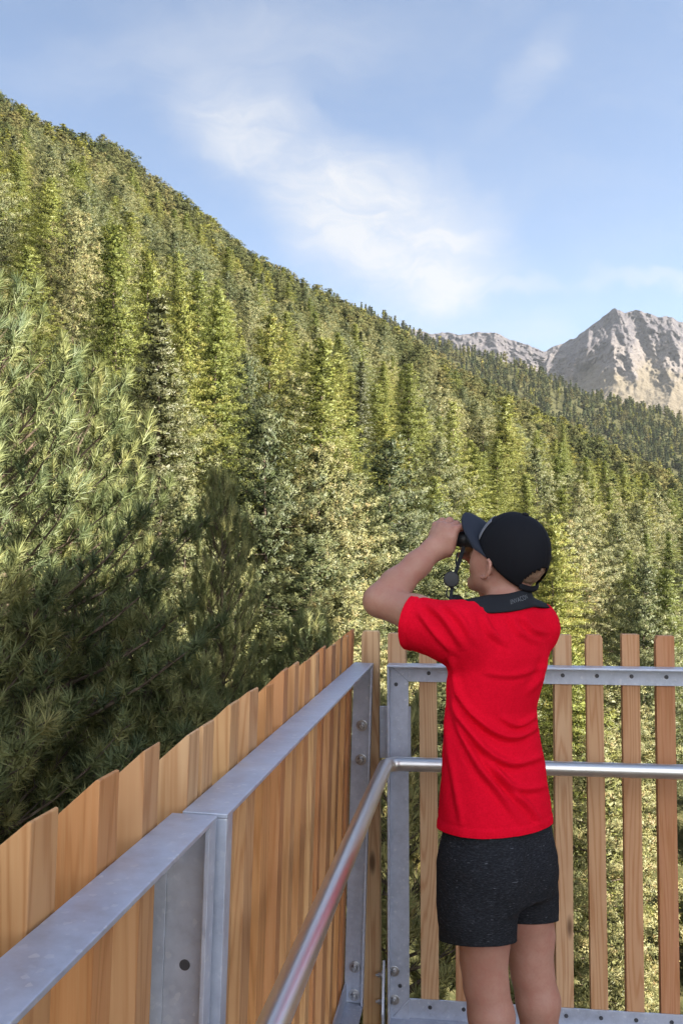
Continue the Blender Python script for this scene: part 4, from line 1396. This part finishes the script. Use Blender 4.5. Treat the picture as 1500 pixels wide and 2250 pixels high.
def orient(V, N):
    """turns every face so that its front looks the way its soft outward normal points"""
    T = V.reshape(-1, 3, 3)
    fn = np.cross(T[:, 1] - T[:, 0], T[:, 2] - T[:, 0])
    bad = (fn * N).sum(1) < 0
    T = T.copy(); T[bad] = T[bad][:, [0, 2, 1]]
    return T.reshape(-1, 3)
def crown_mesh(V, tone, mat, N=None):
    n = len(V) // 3
    if N is not None: V = orient(V, N)
    me = mesh_np('crown', V, np.arange(n * 3).reshape(-1, 3), N is not None, {'tone': ('FLOAT', np.repeat(tone, 3))}, None if N is None else np.repeat(N, 3, 0))
    me.materials.append(mat)
    return me

def needle_crown(V, tone, r):
    T = V.reshape(-1, 3, 3); dr = unit(T[:, 2] - (T[:, 0] + T[:, 1]) * .5)
    h = unit(T[:, 2] * np.array([1, 1, 0])) + np.array([0, 0, .3])
    return crown_mesh(V, tone, NEARPINE, unit(dr * .65 + h * .35 + unit(r.normal(size=dr.shape)) * .45))

def make_near_pine(seed, H, Rm, step=.118, dense=1.0):
    """a stone pine a few metres away: every needle is there"""
    r = np.random.default_rng(seed)
    br, lean = skeleton('pine', H, Rm, H * .12, .19, 11, r)
    P, D, segs = twigs(br, step, .30, r, .26)
    D = D + np.array([0, 0, .65])
    hi = P[:, 2] > H * .45
    V1, i1 = tufts(P[hi], D[hi], int(62 * dense), .118, .0080, .74, r, .75)
    lo = ~hi
    V2, i2 = tufts(P[lo], D[lo], 14, .14, .014, .7, r, .9)
    tt = np.clip(r.beta(2, 2.6, len(P)), 0, 1)
    tone = np.concatenate([tt[hi][i1], tt[lo][i2]]) + r.normal(0, .09, len(i1) + len(i2))
    # old brown needles now and then, inside the crown
    keep = [s for s in segs if s[0][0, 2] > H * .38]
    return wood(br, lean, H, .10 + .006 * H, r, keep, 6), needle_crown(np.concatenate([V1, V2]), np.clip(tone, 0, 1), r)

STYLE = {   # first clump along the branch, spread to the side, flatness, reach of the outward turn, upward bias
    'pine': (.42, .30, .85, .75, .35), 'larch': (.22, .34, .42, .45, .55), 'spruce': (.25, .26, .45, .5, .25)}
def soft(p, d, nrm):
    """the way a tuft of needles faces as a whole: away from its clump and away from the stem"""
    h = p * np.array([1, 1, 0]); h = unit(h) + np.array([0, 0, .35])
    return unit(d * .75 + h * .50 + nrm * .28)
def clump_crown(kind, br, r, gap, rc, m, fs, jit=.34, core=None):
    """foliage as brush-like clumps at and near the branch ends: faces turned outwards from every clump"""
    t0, side, flat, outw, upb = STYLE[kind]
    if core is None: core = {'pine': .55, 'larch': .42, 'spruce': .5}[kind]
    C, O, Rc = [], [], []
    for p, ln in br:
        n = max(1, int(round(ln * (1 - t0) / gap)))
        t = np.linspace(1, t0, n + 1)[:n] + r.uniform(-.06, .06, n)
        c, d = along(p, t)
        for s_ in ((-1, 1) if ln > .9 * gap else (0,)):
            perp = unit(np.cross(d, np.array([0, 0, 1.0]))) * s_
            w = side * ln * (1.15 - np.clip(t, 0, 1))[:, None] * r.uniform(.5, 1.3, (n, 1))
            e = c + perp * w + r.normal(0, .25 * rc, (n, 3))
            C.append(e); O.append(unit(d + perp * .5 + np.array([0, 0, upb]))); Rc.append(rc * r.uniform(.65, 1.25, n))
    C = np.concatenate(C); O = np.concatenate(O); Rc = np.concatenate(Rc)
    N = len(C)
    d = unit(O[:, None] * outw + r.normal(0, .62, (N, m, 3)))
    p = C[:, None] + d * Rc[:, None, None] * np.array([1, 1, flat]) * r.uniform(.45, 1.1, (N, m, 1))
    nrm = unit(d * np.array([1, 1, 1 / max(flat, .5)]) + r.normal(0, jit, d.shape)).reshape(-1, 3); p = p.reshape(-1, 3); k = len(p)
    dd = d.reshape(-1, 3)
    a = unit(np.cross(nrm, unit(r.normal(size=(k, 3))) + dd * .3)); b = np.cross(nrm, a)
    s = fs * r.uniform(.55, 1.25, (k, 1))
    if core:                       # inner growth round the stem, added dense and dark-toned to deepen crown shade
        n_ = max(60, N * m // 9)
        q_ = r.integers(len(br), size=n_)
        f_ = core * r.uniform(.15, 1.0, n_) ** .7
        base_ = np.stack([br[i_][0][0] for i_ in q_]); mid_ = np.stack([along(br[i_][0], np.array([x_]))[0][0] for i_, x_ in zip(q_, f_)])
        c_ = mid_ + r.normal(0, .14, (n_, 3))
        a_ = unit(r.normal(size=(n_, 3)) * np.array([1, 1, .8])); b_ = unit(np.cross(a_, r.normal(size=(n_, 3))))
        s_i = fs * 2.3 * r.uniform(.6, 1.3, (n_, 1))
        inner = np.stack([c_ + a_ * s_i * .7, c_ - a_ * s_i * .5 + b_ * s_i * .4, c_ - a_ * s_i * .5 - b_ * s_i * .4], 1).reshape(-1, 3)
    V = np.stack([p + a * s * .75, p - a * s * .45 + b * s * .30, p - a * s * .40 - b * s * .34], 1).reshape(-1, 3)
    NN = soft(p, np.repeat(O, m, 0) * .4 + dd, nrm)
    tone = np.repeat(np.clip(r.beta(2, 2.2, N), 0, 1), m) + r.normal(0, .08, k)
    if core:
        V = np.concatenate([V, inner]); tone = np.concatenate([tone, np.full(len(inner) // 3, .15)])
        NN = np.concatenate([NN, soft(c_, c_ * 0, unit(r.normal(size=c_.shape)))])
    return V, np.clip(tone, 0, 1), NN

def make_tree(kind, seed, H, Rm, dz, nb, gap, rc, m, fs, needles=0):
    r = np.random.default_rng(seed)
    br, lean = skeleton(kind, H, Rm, H * (.07 if kind != 'larch' else .12), dz, nb, r)
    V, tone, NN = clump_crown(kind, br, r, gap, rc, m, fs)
    if needles:
        P, D, _ = twigs(br, .30 if needles > 9 else .5, .40, r, .45)
        V2, i2 = tufts(P, D * .6 + np.array([0, 0, .8 if kind == 'pine' else .25]), needles, .20 if kind == 'pine' else .16, .030, .55, r, .6)
        V = np.concatenate([V, V2]); tone = np.concatenate([tone, np.clip(r.beta(2, 2, len(P))[i2] + .1, 0, 1)])
        NN = np.concatenate([NN, soft(P[i2], unit(D)[i2] * .6, unit(r.normal(size=(len(i2), 3))))])
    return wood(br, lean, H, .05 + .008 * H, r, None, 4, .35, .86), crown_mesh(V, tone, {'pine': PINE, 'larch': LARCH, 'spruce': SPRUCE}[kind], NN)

def plant(name, pair, loc, scale=1.0, rz=0.0, tilt=(0, 0), wide=1.0):
    """one tree: an Empty at its foot with its trunk and its crown"""
    o = empty(name, loc)
    o.rotation_euler = (tilt[0], tilt[1], rz)
    o.scale = (scale * wide, scale * wide, scale)
    for nm, me in zip(('trunk', 'crown'), pair):
        c = bpy.data.objects.new(nm, me); COL.objects.link(c); c.parent = o
    return o

# ---- prototypes (mesh data that the trees share)
NEAR = [(make_near_pine(11, 12.5, 2.7), 12.5), (make_near_pine(12, 11.0, 1.75), 11.0), (make_near_pine(13, 11.5, 2.3), 11.5)]
MIDP = [(make_tree('pine', 20 + k, H, Rm, .50, 8, .44, .30, 40, .078, 16), H) for k, (H, Rm) in enumerate([(13, 3.5), (12, 3.1), (14, 3.7), (11, 3.2)])]
MIDL = [(make_tree('larch', 30 + k, H, Rm, .55, 7, .36, .30, 34, .066, 12), H) for k, (H, Rm) in enumerate([(15, 3.6), (16, 4.1), (13, 3.2)])]
MIDS = [(make_tree('spruce', 40, 15, 2.4, .50, 8, .40, .30, 30, .080, 10), 15)]
LOWP = [(make_tree('pine', 50 + k, H, Rm, .62, 7, .60, .40, 48, .10, 9), H) for k, (H, Rm) in enumerate([(13, 3.5), (12, 3.1), (14, 3.7)])]
LOWL = [(make_tree('larch', 60 + k, H, Rm, .62, 7, .50, .40, 44, .088), H) for k, (H, Rm) in enumerate([(15, 3.6), (16, 4.1)])]
LOWS = [(make_tree('spruce', 70, 15, 2.4, .62, 7, .55, .38, 26, .13), 15)]

PROTO = {('pine', 0): MIDP, ('larch', 0): MIDL, ('spruce', 0): MIDS, ('pine', 1): LOWP, ('larch', 1): LOWL, ('spruce', 1): LOWS}

# ---- the pines that stand next to the platform
def near_tree(k, px, py, D, label, rz, name='stone_pine', wide=1.0):
    top = at(px, py, D)
    gz = float(ground(top.x, top.y)) - .3
    pair, H = NEAR[k]
    o = plant(name, pair, (top.x, top.y, gz), (top.z - gz) / H, rz, wide=wide)
    tag(o, label, 'tree', 'stone pines beside the platform')
    return o
near_tree(0, -45, 690, 6.2, 'big sunlit stone pine with long needle tufts, beyond the near end of the plank railing', .4, wide=.80)
near_tree(1, 500, 1085, 9.5, 'slim dark stone pine in shade rising above the middle of the plank railing', 1.9, wide=.44)
near_tree(2, 150, 860, 7.8, 'sunlit stone pine crowded against the right side of the big sunlit pine', 2.6, wide=.55)
near_tree(1, 325, 1400, 6.6, 'low shaded stone pine whose top stays below the dark slim pine', 3.0, wide=.75)
near_tree(1, 660, 1395, 8.8, 'small dark pine just above the far end of the plank railing', 5.1, wide=.6)
near_tree(1, 905, 1600, 6.8, 'shaded pine seen between the corner post and the first front pickets', .9, wide=.7)
near_tree(2, 60, 1300, 5.4, 'dark pine close behind the nearest planks', 4.2, wide=.85)
near_tree(1, 440, 1560, 6.2, 'dark low pine filling the gap behind the middle planks', 1.2, wide=.8)

# unseen pines added on the sunny side as shade casters for the near trees
for k, (x, y, top, rz, kk, wd) in enumerate([(12.2, 6.4, 14.4, .3, 2, .36), (12.8, 8.6, 13.2, 1.1, 2, .45), (15.6, 6.6, 16.2, 2.2, 0, .32), (11.6, 10.0, 10.4, 3.3, 1, .8)]):
    gz = float(ground(x, y)) - .3
    pair, H = NEAR[kk]
    tag(plant('stone_pine', pair, (x, y, gz), (top - gz) / H, rz, wide=wd), ('shortest', 'tall', 'tallest', 'outermost')[k] + ' of the unseen stone pines added on the sunny side to cast shade', 'tree', 'unseen stone pines added as shade casters')
# ---- the forest: explicit trees first, then a scatter
def solve_depth(px, py, h, lo=14.0, hi=500.0):
    """the depth at which a tree of height h on the slope shows its top at (px,py)"""
    Ds = np.geomspace(lo, hi, 600)
    a = (px - 750) / F
    tops = ground(a * Ds, Ds) + h
    want = np.array([at(px, py, d).z for d in Ds])
    s = np.sign(tops - want)
    k = np.where(s[1:] != s[:-1])[0]
    return float(Ds[k[-1]]) if len(k) else None
forest = []       # (kind, x, y, height, width factor, tone shift)
WANT = [('pine', 480, 835, 16.9, 1.15), ('pine', 395, 930, 15.0, 1.0), ('pine', 590, 915, 15.6, 1.0), ('pine', 855, 965, 16.2, 1.0), ('pine', 770, 1045, 13.8, 1.1), ('pine', 690, 985, 15.0, 1.0), ('pine', 300, 850, 15.0, .95),
        ('pine', 215, 755, 16.2, .9), ('pine', 345, 770, 15.0, .9), ('larch', 55, 535, 20.0, 1.25), ('larch', 180, 568, 18.8, 1.0), ('larch', 262, 490, 20.0, 1.0), ('larch', 325, 545, 18.8, .95), ('larch', 300, 610, 18.8, 1.0),
        ('larch', 465, 675, 18.8, .95), ('larch', 588, 690, 18.8, 1.05), ('larch', 690, 745, 20.0, 1.25), ('larch', 1105, 872, 21.2, 1.25), ('larch', 1000, 880, 18.8, 1.0), ('spruce', 350, 640, 18.8, 1.1), ('spruce', 790, 790, 16.2, 1.0),
        ('larch', 500, 640, 18.8, .9), ('larch', 120, 650, 16.2, .9), ('pine', 60, 640, 16.2, 1.0), ('pine', 530, 780, 15.0, .8), ('pine', 640, 830, 15.0, 1.0), ('larch', 405, 640, 18.8, .9), ('pine', 150, 470, 16.2, 1.0),
        ('larch', 900, 800, 18.8, 1.0), ('pine', 960, 960, 15.0, 1.0), ('pine', 1180, 990, 16.2, 1.0), ('larch', 1240, 930, 18.8, 1.0), ('pine', 1270, 1060, 15.0, 1.1), ('larch', 1330, 1010, 17.5, 1.1), ('pine', 1350, 1130, 15.0, 1.0), ('pine', 1440, 1080, 16.2, 1.0), ('pine', 1240, 1150, 15.0, 1.0), ('pine', 1420, 1230, 15.0, 1.0)]
occ = []
for kind, px, py, h, w in WANT:
    D = solve_depth(px, py, h)
    if D is None: continue
    x = (px - 750) / F * D
    forest.append((kind, x, D, h, w)); occ.append((x, D))
occ = list(occ)
def zone_noise(x, y, o=0): return mnoise.noise(Vector((x * .022 + o, y * .013, 2.0)))
def scatter(u0, u1, d0, d1, n, gap0, gap1):
    """random trees by area of the slope, none closer than a gap that grows with the distance"""
    cell = {}
    for x, y in occ: cell.setdefault((int(x // 8), int(y // 8)), []).append((x, y))
    c = 0
    for _ in range(n):
        D = math.sqrt(rng.uniform(d0 * d0, d1 * d1)); uu = rng.uniform(u0, u1); x = uu * D
        if D > Rr(uu) + 18: continue
        gap = gap0 + (gap1 - gap0) * min(1, D / 400)
        i, j = int(x // 8), int(D // 8)
        if any((x - p) ** 2 + (D - q) ** 2 < gap * gap for a in (-1, 0, 1) for b in (-1, 0, 1) for p, q in cell.get((i + a, j + b), ())): continue
        cell.setdefault((i, j), []).append((x, D)); occ.append((x, D))
        zn = zone_noise(x, D)
        lm = .22 + .55 * zn + .25 * (60 < D < 170) - .16 * (D > 260) + .28 * (uu > .12) * (D < 330)
        q = rng.uniform()
        kind = 'larch' if q < lm else ('spruce' if q > .955 else 'pine')
        h = {'pine': rng.uniform(10, 15), 'larch': rng.uniform(12, 17), 'spruce': rng.uniform(11, 16.5)}[kind]
        if D < 60: h = min(h, 12 + (D - 34) * .12)
        forest.append((kind, x, D, h, rng.uniform(1.0, 1.4))); c += 1
    return c
scatter(-.50, .50, 34, 120, 3000, 7.0, 7.2)
scatter(-.42, .44, 120, 300, 9000, 6.6, 7.0)
scatter(-.40, .42, 300, 640, 20000, 6.6, 7.0)

# ---- which trees show largest: walk outwards and keep what rises above the trees in front
cols = np.linspace(-.3485, .3485, 300)
front = np.full(300, -9.0)
near_hide = [(-.36, .14, .26), (-.115, .045, .02)]
order = sorted(range(len(forest)), key=lambda i: forest[i][2])
seen = {}
for i in order:
    kind, x, D, h, w = forest[i]
    gz = float(ground(x, D)); half = (.19 if kind == 'pine' else .17) * h * w / D
    uc = x / D
    m = np.abs(cols - uc) < half
    if not m.any(): seen[i] = 0; continue
    topc = (gz + h - EYE) / D - np.abs(cols[m] - uc) / half * .55 * h / D
    low = np.maximum(front[m], np.maximum((gz - EYE) / D, -.477))
    vis = np.clip(topc - low, 0, None)
    vis[topc > .56] = 0
    seen[i] = float(vis.sum()) * (cols[1] - cols[0])
    front[m] = np.maximum(front[m], topc - .38 * h / D)
best = sorted(seen, key=lambda i: -seen[i])[:286]
best = {i for i in best if seen[i] > 1e-6}

TREE_NAME = {'pine': 'stone_pine', 'larch': 'larch_tree', 'spruce': 'spruce_tree'}
LOOK = {'pine': 'bushy rounded stone pine', 'larch': 'airy yellow-green larch', 'spruce': 'dark pointed spruce'}
used = {}
def where(px, py, D):
    if D > 210: return 'close under the skyline'
    if px > 960 and py > 1000: return "behind the boy's cap and shoulder"
    if px > 900 and py > 1330: return 'seen through the front pickets'
    if px > 1150: return 'below the bare mountains'
    if px > 860: return 'above the brim of the cap'
    if py > 1000 and px > 560: return "left of the boy's raised arm"
    if py > 840: return 'above the slim dark pine'
    if px < 330 and py > 480: return 'above the big sunlit pine'
    return 'in the middle of the slope' if D < 130 else 'two thirds up the slope'
recs = []
for i in sorted(best, key=lambda i: forest[i][2]):
    kind, x, D, h, w = forest[i]
    gz = float(ground(x, D)) - .25
    lod = 0 if D < 135 else 1
    pr = PROTO[(kind, lod)]
    pair, H = pr[int(rng.integers(len(pr)))]
    o = plant(TREE_NAME[kind], pair, (x, D, gz), h / H, rng.uniform(0, 6.28), (rng.normal(0, .015), rng.normal(0, .015)), w)
    px_ = 750 + F * x / D; py_ = 1225 - F * (gz + h - EYE) / D
    recs.append((o, kind, px_, py_, D, h, seen[i]))
from collections import defaultdict
byz = defaultdict(list)
for rec in recs: byz[(rec[1], where(*rec[2:5]))].append(rec)
for (kind, zone), lst in byz.items():
    lst.sort(key=lambda r: -r[6])
    for n_, rec in enumerate(lst):
        o = rec[0]
        if len(lst) == 1: lab = f'{LOOK[kind]} alone of its kind {zone}'
        elif n_ == 0: lab = f'{LOOK[kind]} showing most crown {zone}'
        elif rec is max(lst[1:], key=lambda r: r[3]) and len(lst) > 3: lab = f'lowest other {LOOK[kind]} {zone}'
        elif rec is min(lst[1:], key=lambda r: r[2]) and len(lst) > 3: lab = f'leftmost {LOOK[kind]} {zone}'
        elif rec is max(lst[1:], key=lambda r: r[2]) and len(lst) > 3: lab = f'rightmost {LOOK[kind]} {zone}'
        else: lab = f'{LOOK[kind]} in the crowd {zone}'
        tag(o, lab, 'tree', f'{TREE_NAME[kind].replace("_", " ")}s {zone}')

# ---- the rest of the forest: nobody could count it
def template(kind, lod, seed):
    """a distant crown with the same build as the nearer trees, in fewer and larger faces, scaled to height 1"""
    r = np.random.default_rng(seed)
    H = 13.0; Rm = {'pine': r.uniform(3.0, 3.8), 'larch': r.uniform(2.9, 3.6), 'spruce': r.uniform(2.0, 2.6)}[kind]
    dz, nb, gap, rc, m, fs = ((.66, 7, .62, .42, 46, .115), (.95, 5, .95, .60, 28, .25), (1.25, 5, 1.5, .80, 22, .40), (2.0, 4, 3.0, 1.05, 7, 1.05))[lod]
    br, lean = skeleton(kind, H, Rm, H * .06, dz, nb, r)
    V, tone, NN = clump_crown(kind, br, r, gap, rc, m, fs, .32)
    return orient(V, NN).reshape(-1, 3, 3) / H, tone, NN
TPL = {(k, l): [template(k, l, 900 + 17 * q + l) for q in range(5)] for k in ('pine', 'larch', 'spruce') for l in range(4)}

TINT = {'pine': [(.052, .064, .028), (.105, .108, .046), (.165, .145, .060)], 'larch': [(.115, .125, .032), (.165, .165, .042), (.21, .185, .052)], 'spruce': [(.045, .06, .032), (.07, .085, .04), (.10, .10, .05)]}
def tints(kind, a, t):
    c = np.array(TINT[kind]); f = np.clip(a, 0, .999) * 2; i = int(f); base = c[i] * (1 - f + i) + c[min(i + 1, 2)] * (f - i)
    return base[None] * (.78 + .44 * t[:, None])
g = material('distant_foliage')
at_ = g.node('ShaderNodeAttribute', attribute_name='tint')
d1 = g.node('ShaderNodeBsdfDiffuse'); g.l.new(at_.outputs['Color'], d1.inputs[0])
t1 = g.node('ShaderNodeBsdfTranslucent'); g.l.new(at_.outputs['Color'], t1.inputs[0])
m1 = g.node('ShaderNodeMixShader'); m1.inputs[0].default_value = .15
g.l.new(d1.outputs[0], m1.inputs[1]); g.l.new(t1.outputs[0], m1.inputs[2]); g.l.new(m1.outputs[0], g.out.inputs[0])
FAR = g.m
def mass(name, trees, lod_of):
    vs, cs, ns = [], [], []
    for kind, x, y, z, h, w in trees:
        T, tn, nn = TPL[(kind, lod_of(y))][int(rng.integers(4))]
        a = rng.uniform(0, 6.28); ca, sa = math.cos(a) * w * h, math.sin(a) * w * h
        v = np.empty_like(T)
        v[..., 0] = T[..., 0] * ca - T[..., 1] * sa + x
        v[..., 1] = T[..., 0] * sa + T[..., 1] * ca + y
        v[..., 2] = T[..., 2] * h + z
        vs.append(v.reshape(-1, 3).astype(np.float32))
        nr = np.stack([nn[:, 0] * math.cos(a) - nn[:, 1] * math.sin(a), nn[:, 0] * math.sin(a) + nn[:, 1] * math.cos(a), nn[:, 2]], -1)
        ns.append(np.repeat(nr, 3, 0).astype(np.float32))
        cc = tints(kind, float(np.clip(rng.normal(.45, .26), 0, 1)), tn)
        cs.append(np.repeat(np.concatenate([cc, np.ones((len(cc), 1))], 1), 3, 0).astype(np.float32))
    V = np.concatenate(vs); C = np.concatenate(cs)
    me = mesh_np(name, V, np.arange(len(V)).reshape(-1, 3), True, {'tint': ('FLOAT_COLOR', C)}, np.concatenate(ns))
    return tag(link(name, me, FAR), kind='stuff')
rest = [(k, x, D, float(ground(x, D)) - .2, h, w * rng.uniform(.9, 1.2)) for i, (k, x, D, h, w) in enumerate(forest) if i not in best]
o = mass('distant_forest', rest, lambda D: 0 if D < 170 else (1 if D < 330 else 2))
o['label'] = 'dense far conifer forest covering the upper slope'; o['category'] = 'forest'
far = []
for _ in range(5200):
    s = rng.uniform(.0, 1.0); uu = rng.uniform(-.02, .45)
    D, z = ridge_pt(uu, s); D = float(D)
    kind = 'spruce' if rng.uniform() < .55 else ('pine' if rng.uniform() < .8 else 'larch')
    far.append((kind, uu * D, D, float(z) - .5, rng.uniform(9, 17), rng.uniform(.9, 1.3)))
o = mass('far_ridge_forest', far, lambda D: 3)
o['label'] = 'dark conifer forest covering the far ridge below the mountains'; o['category'] = 'forest'


# ------------------------------------------------------------------ the air between here and the mountains
hm = bpy.data.materials.new('haze'); hm.use_nodes = True; hm.node_tree.nodes.clear()
g = NT(hm.node_tree)
ho = g.node('ShaderNodeOutputMaterial'); pv_ = g.node('ShaderNodeVolumePrincipled')
pv_.inputs['Color'].default_value = (.86, .92, 1.0, 1)
pv_.inputs['Density'].default_value = HAZE
pv_.inputs['Anisotropy'].default_value = .2
g.l.new(pv_.outputs[0], ho.inputs['Volume'])
if HAZE > 0:
    mb = MB(); mb.box((-5200, -5200, -165), (5200, 6800, 1750)); tag(mb.build('haze', hm), kind='stuff')
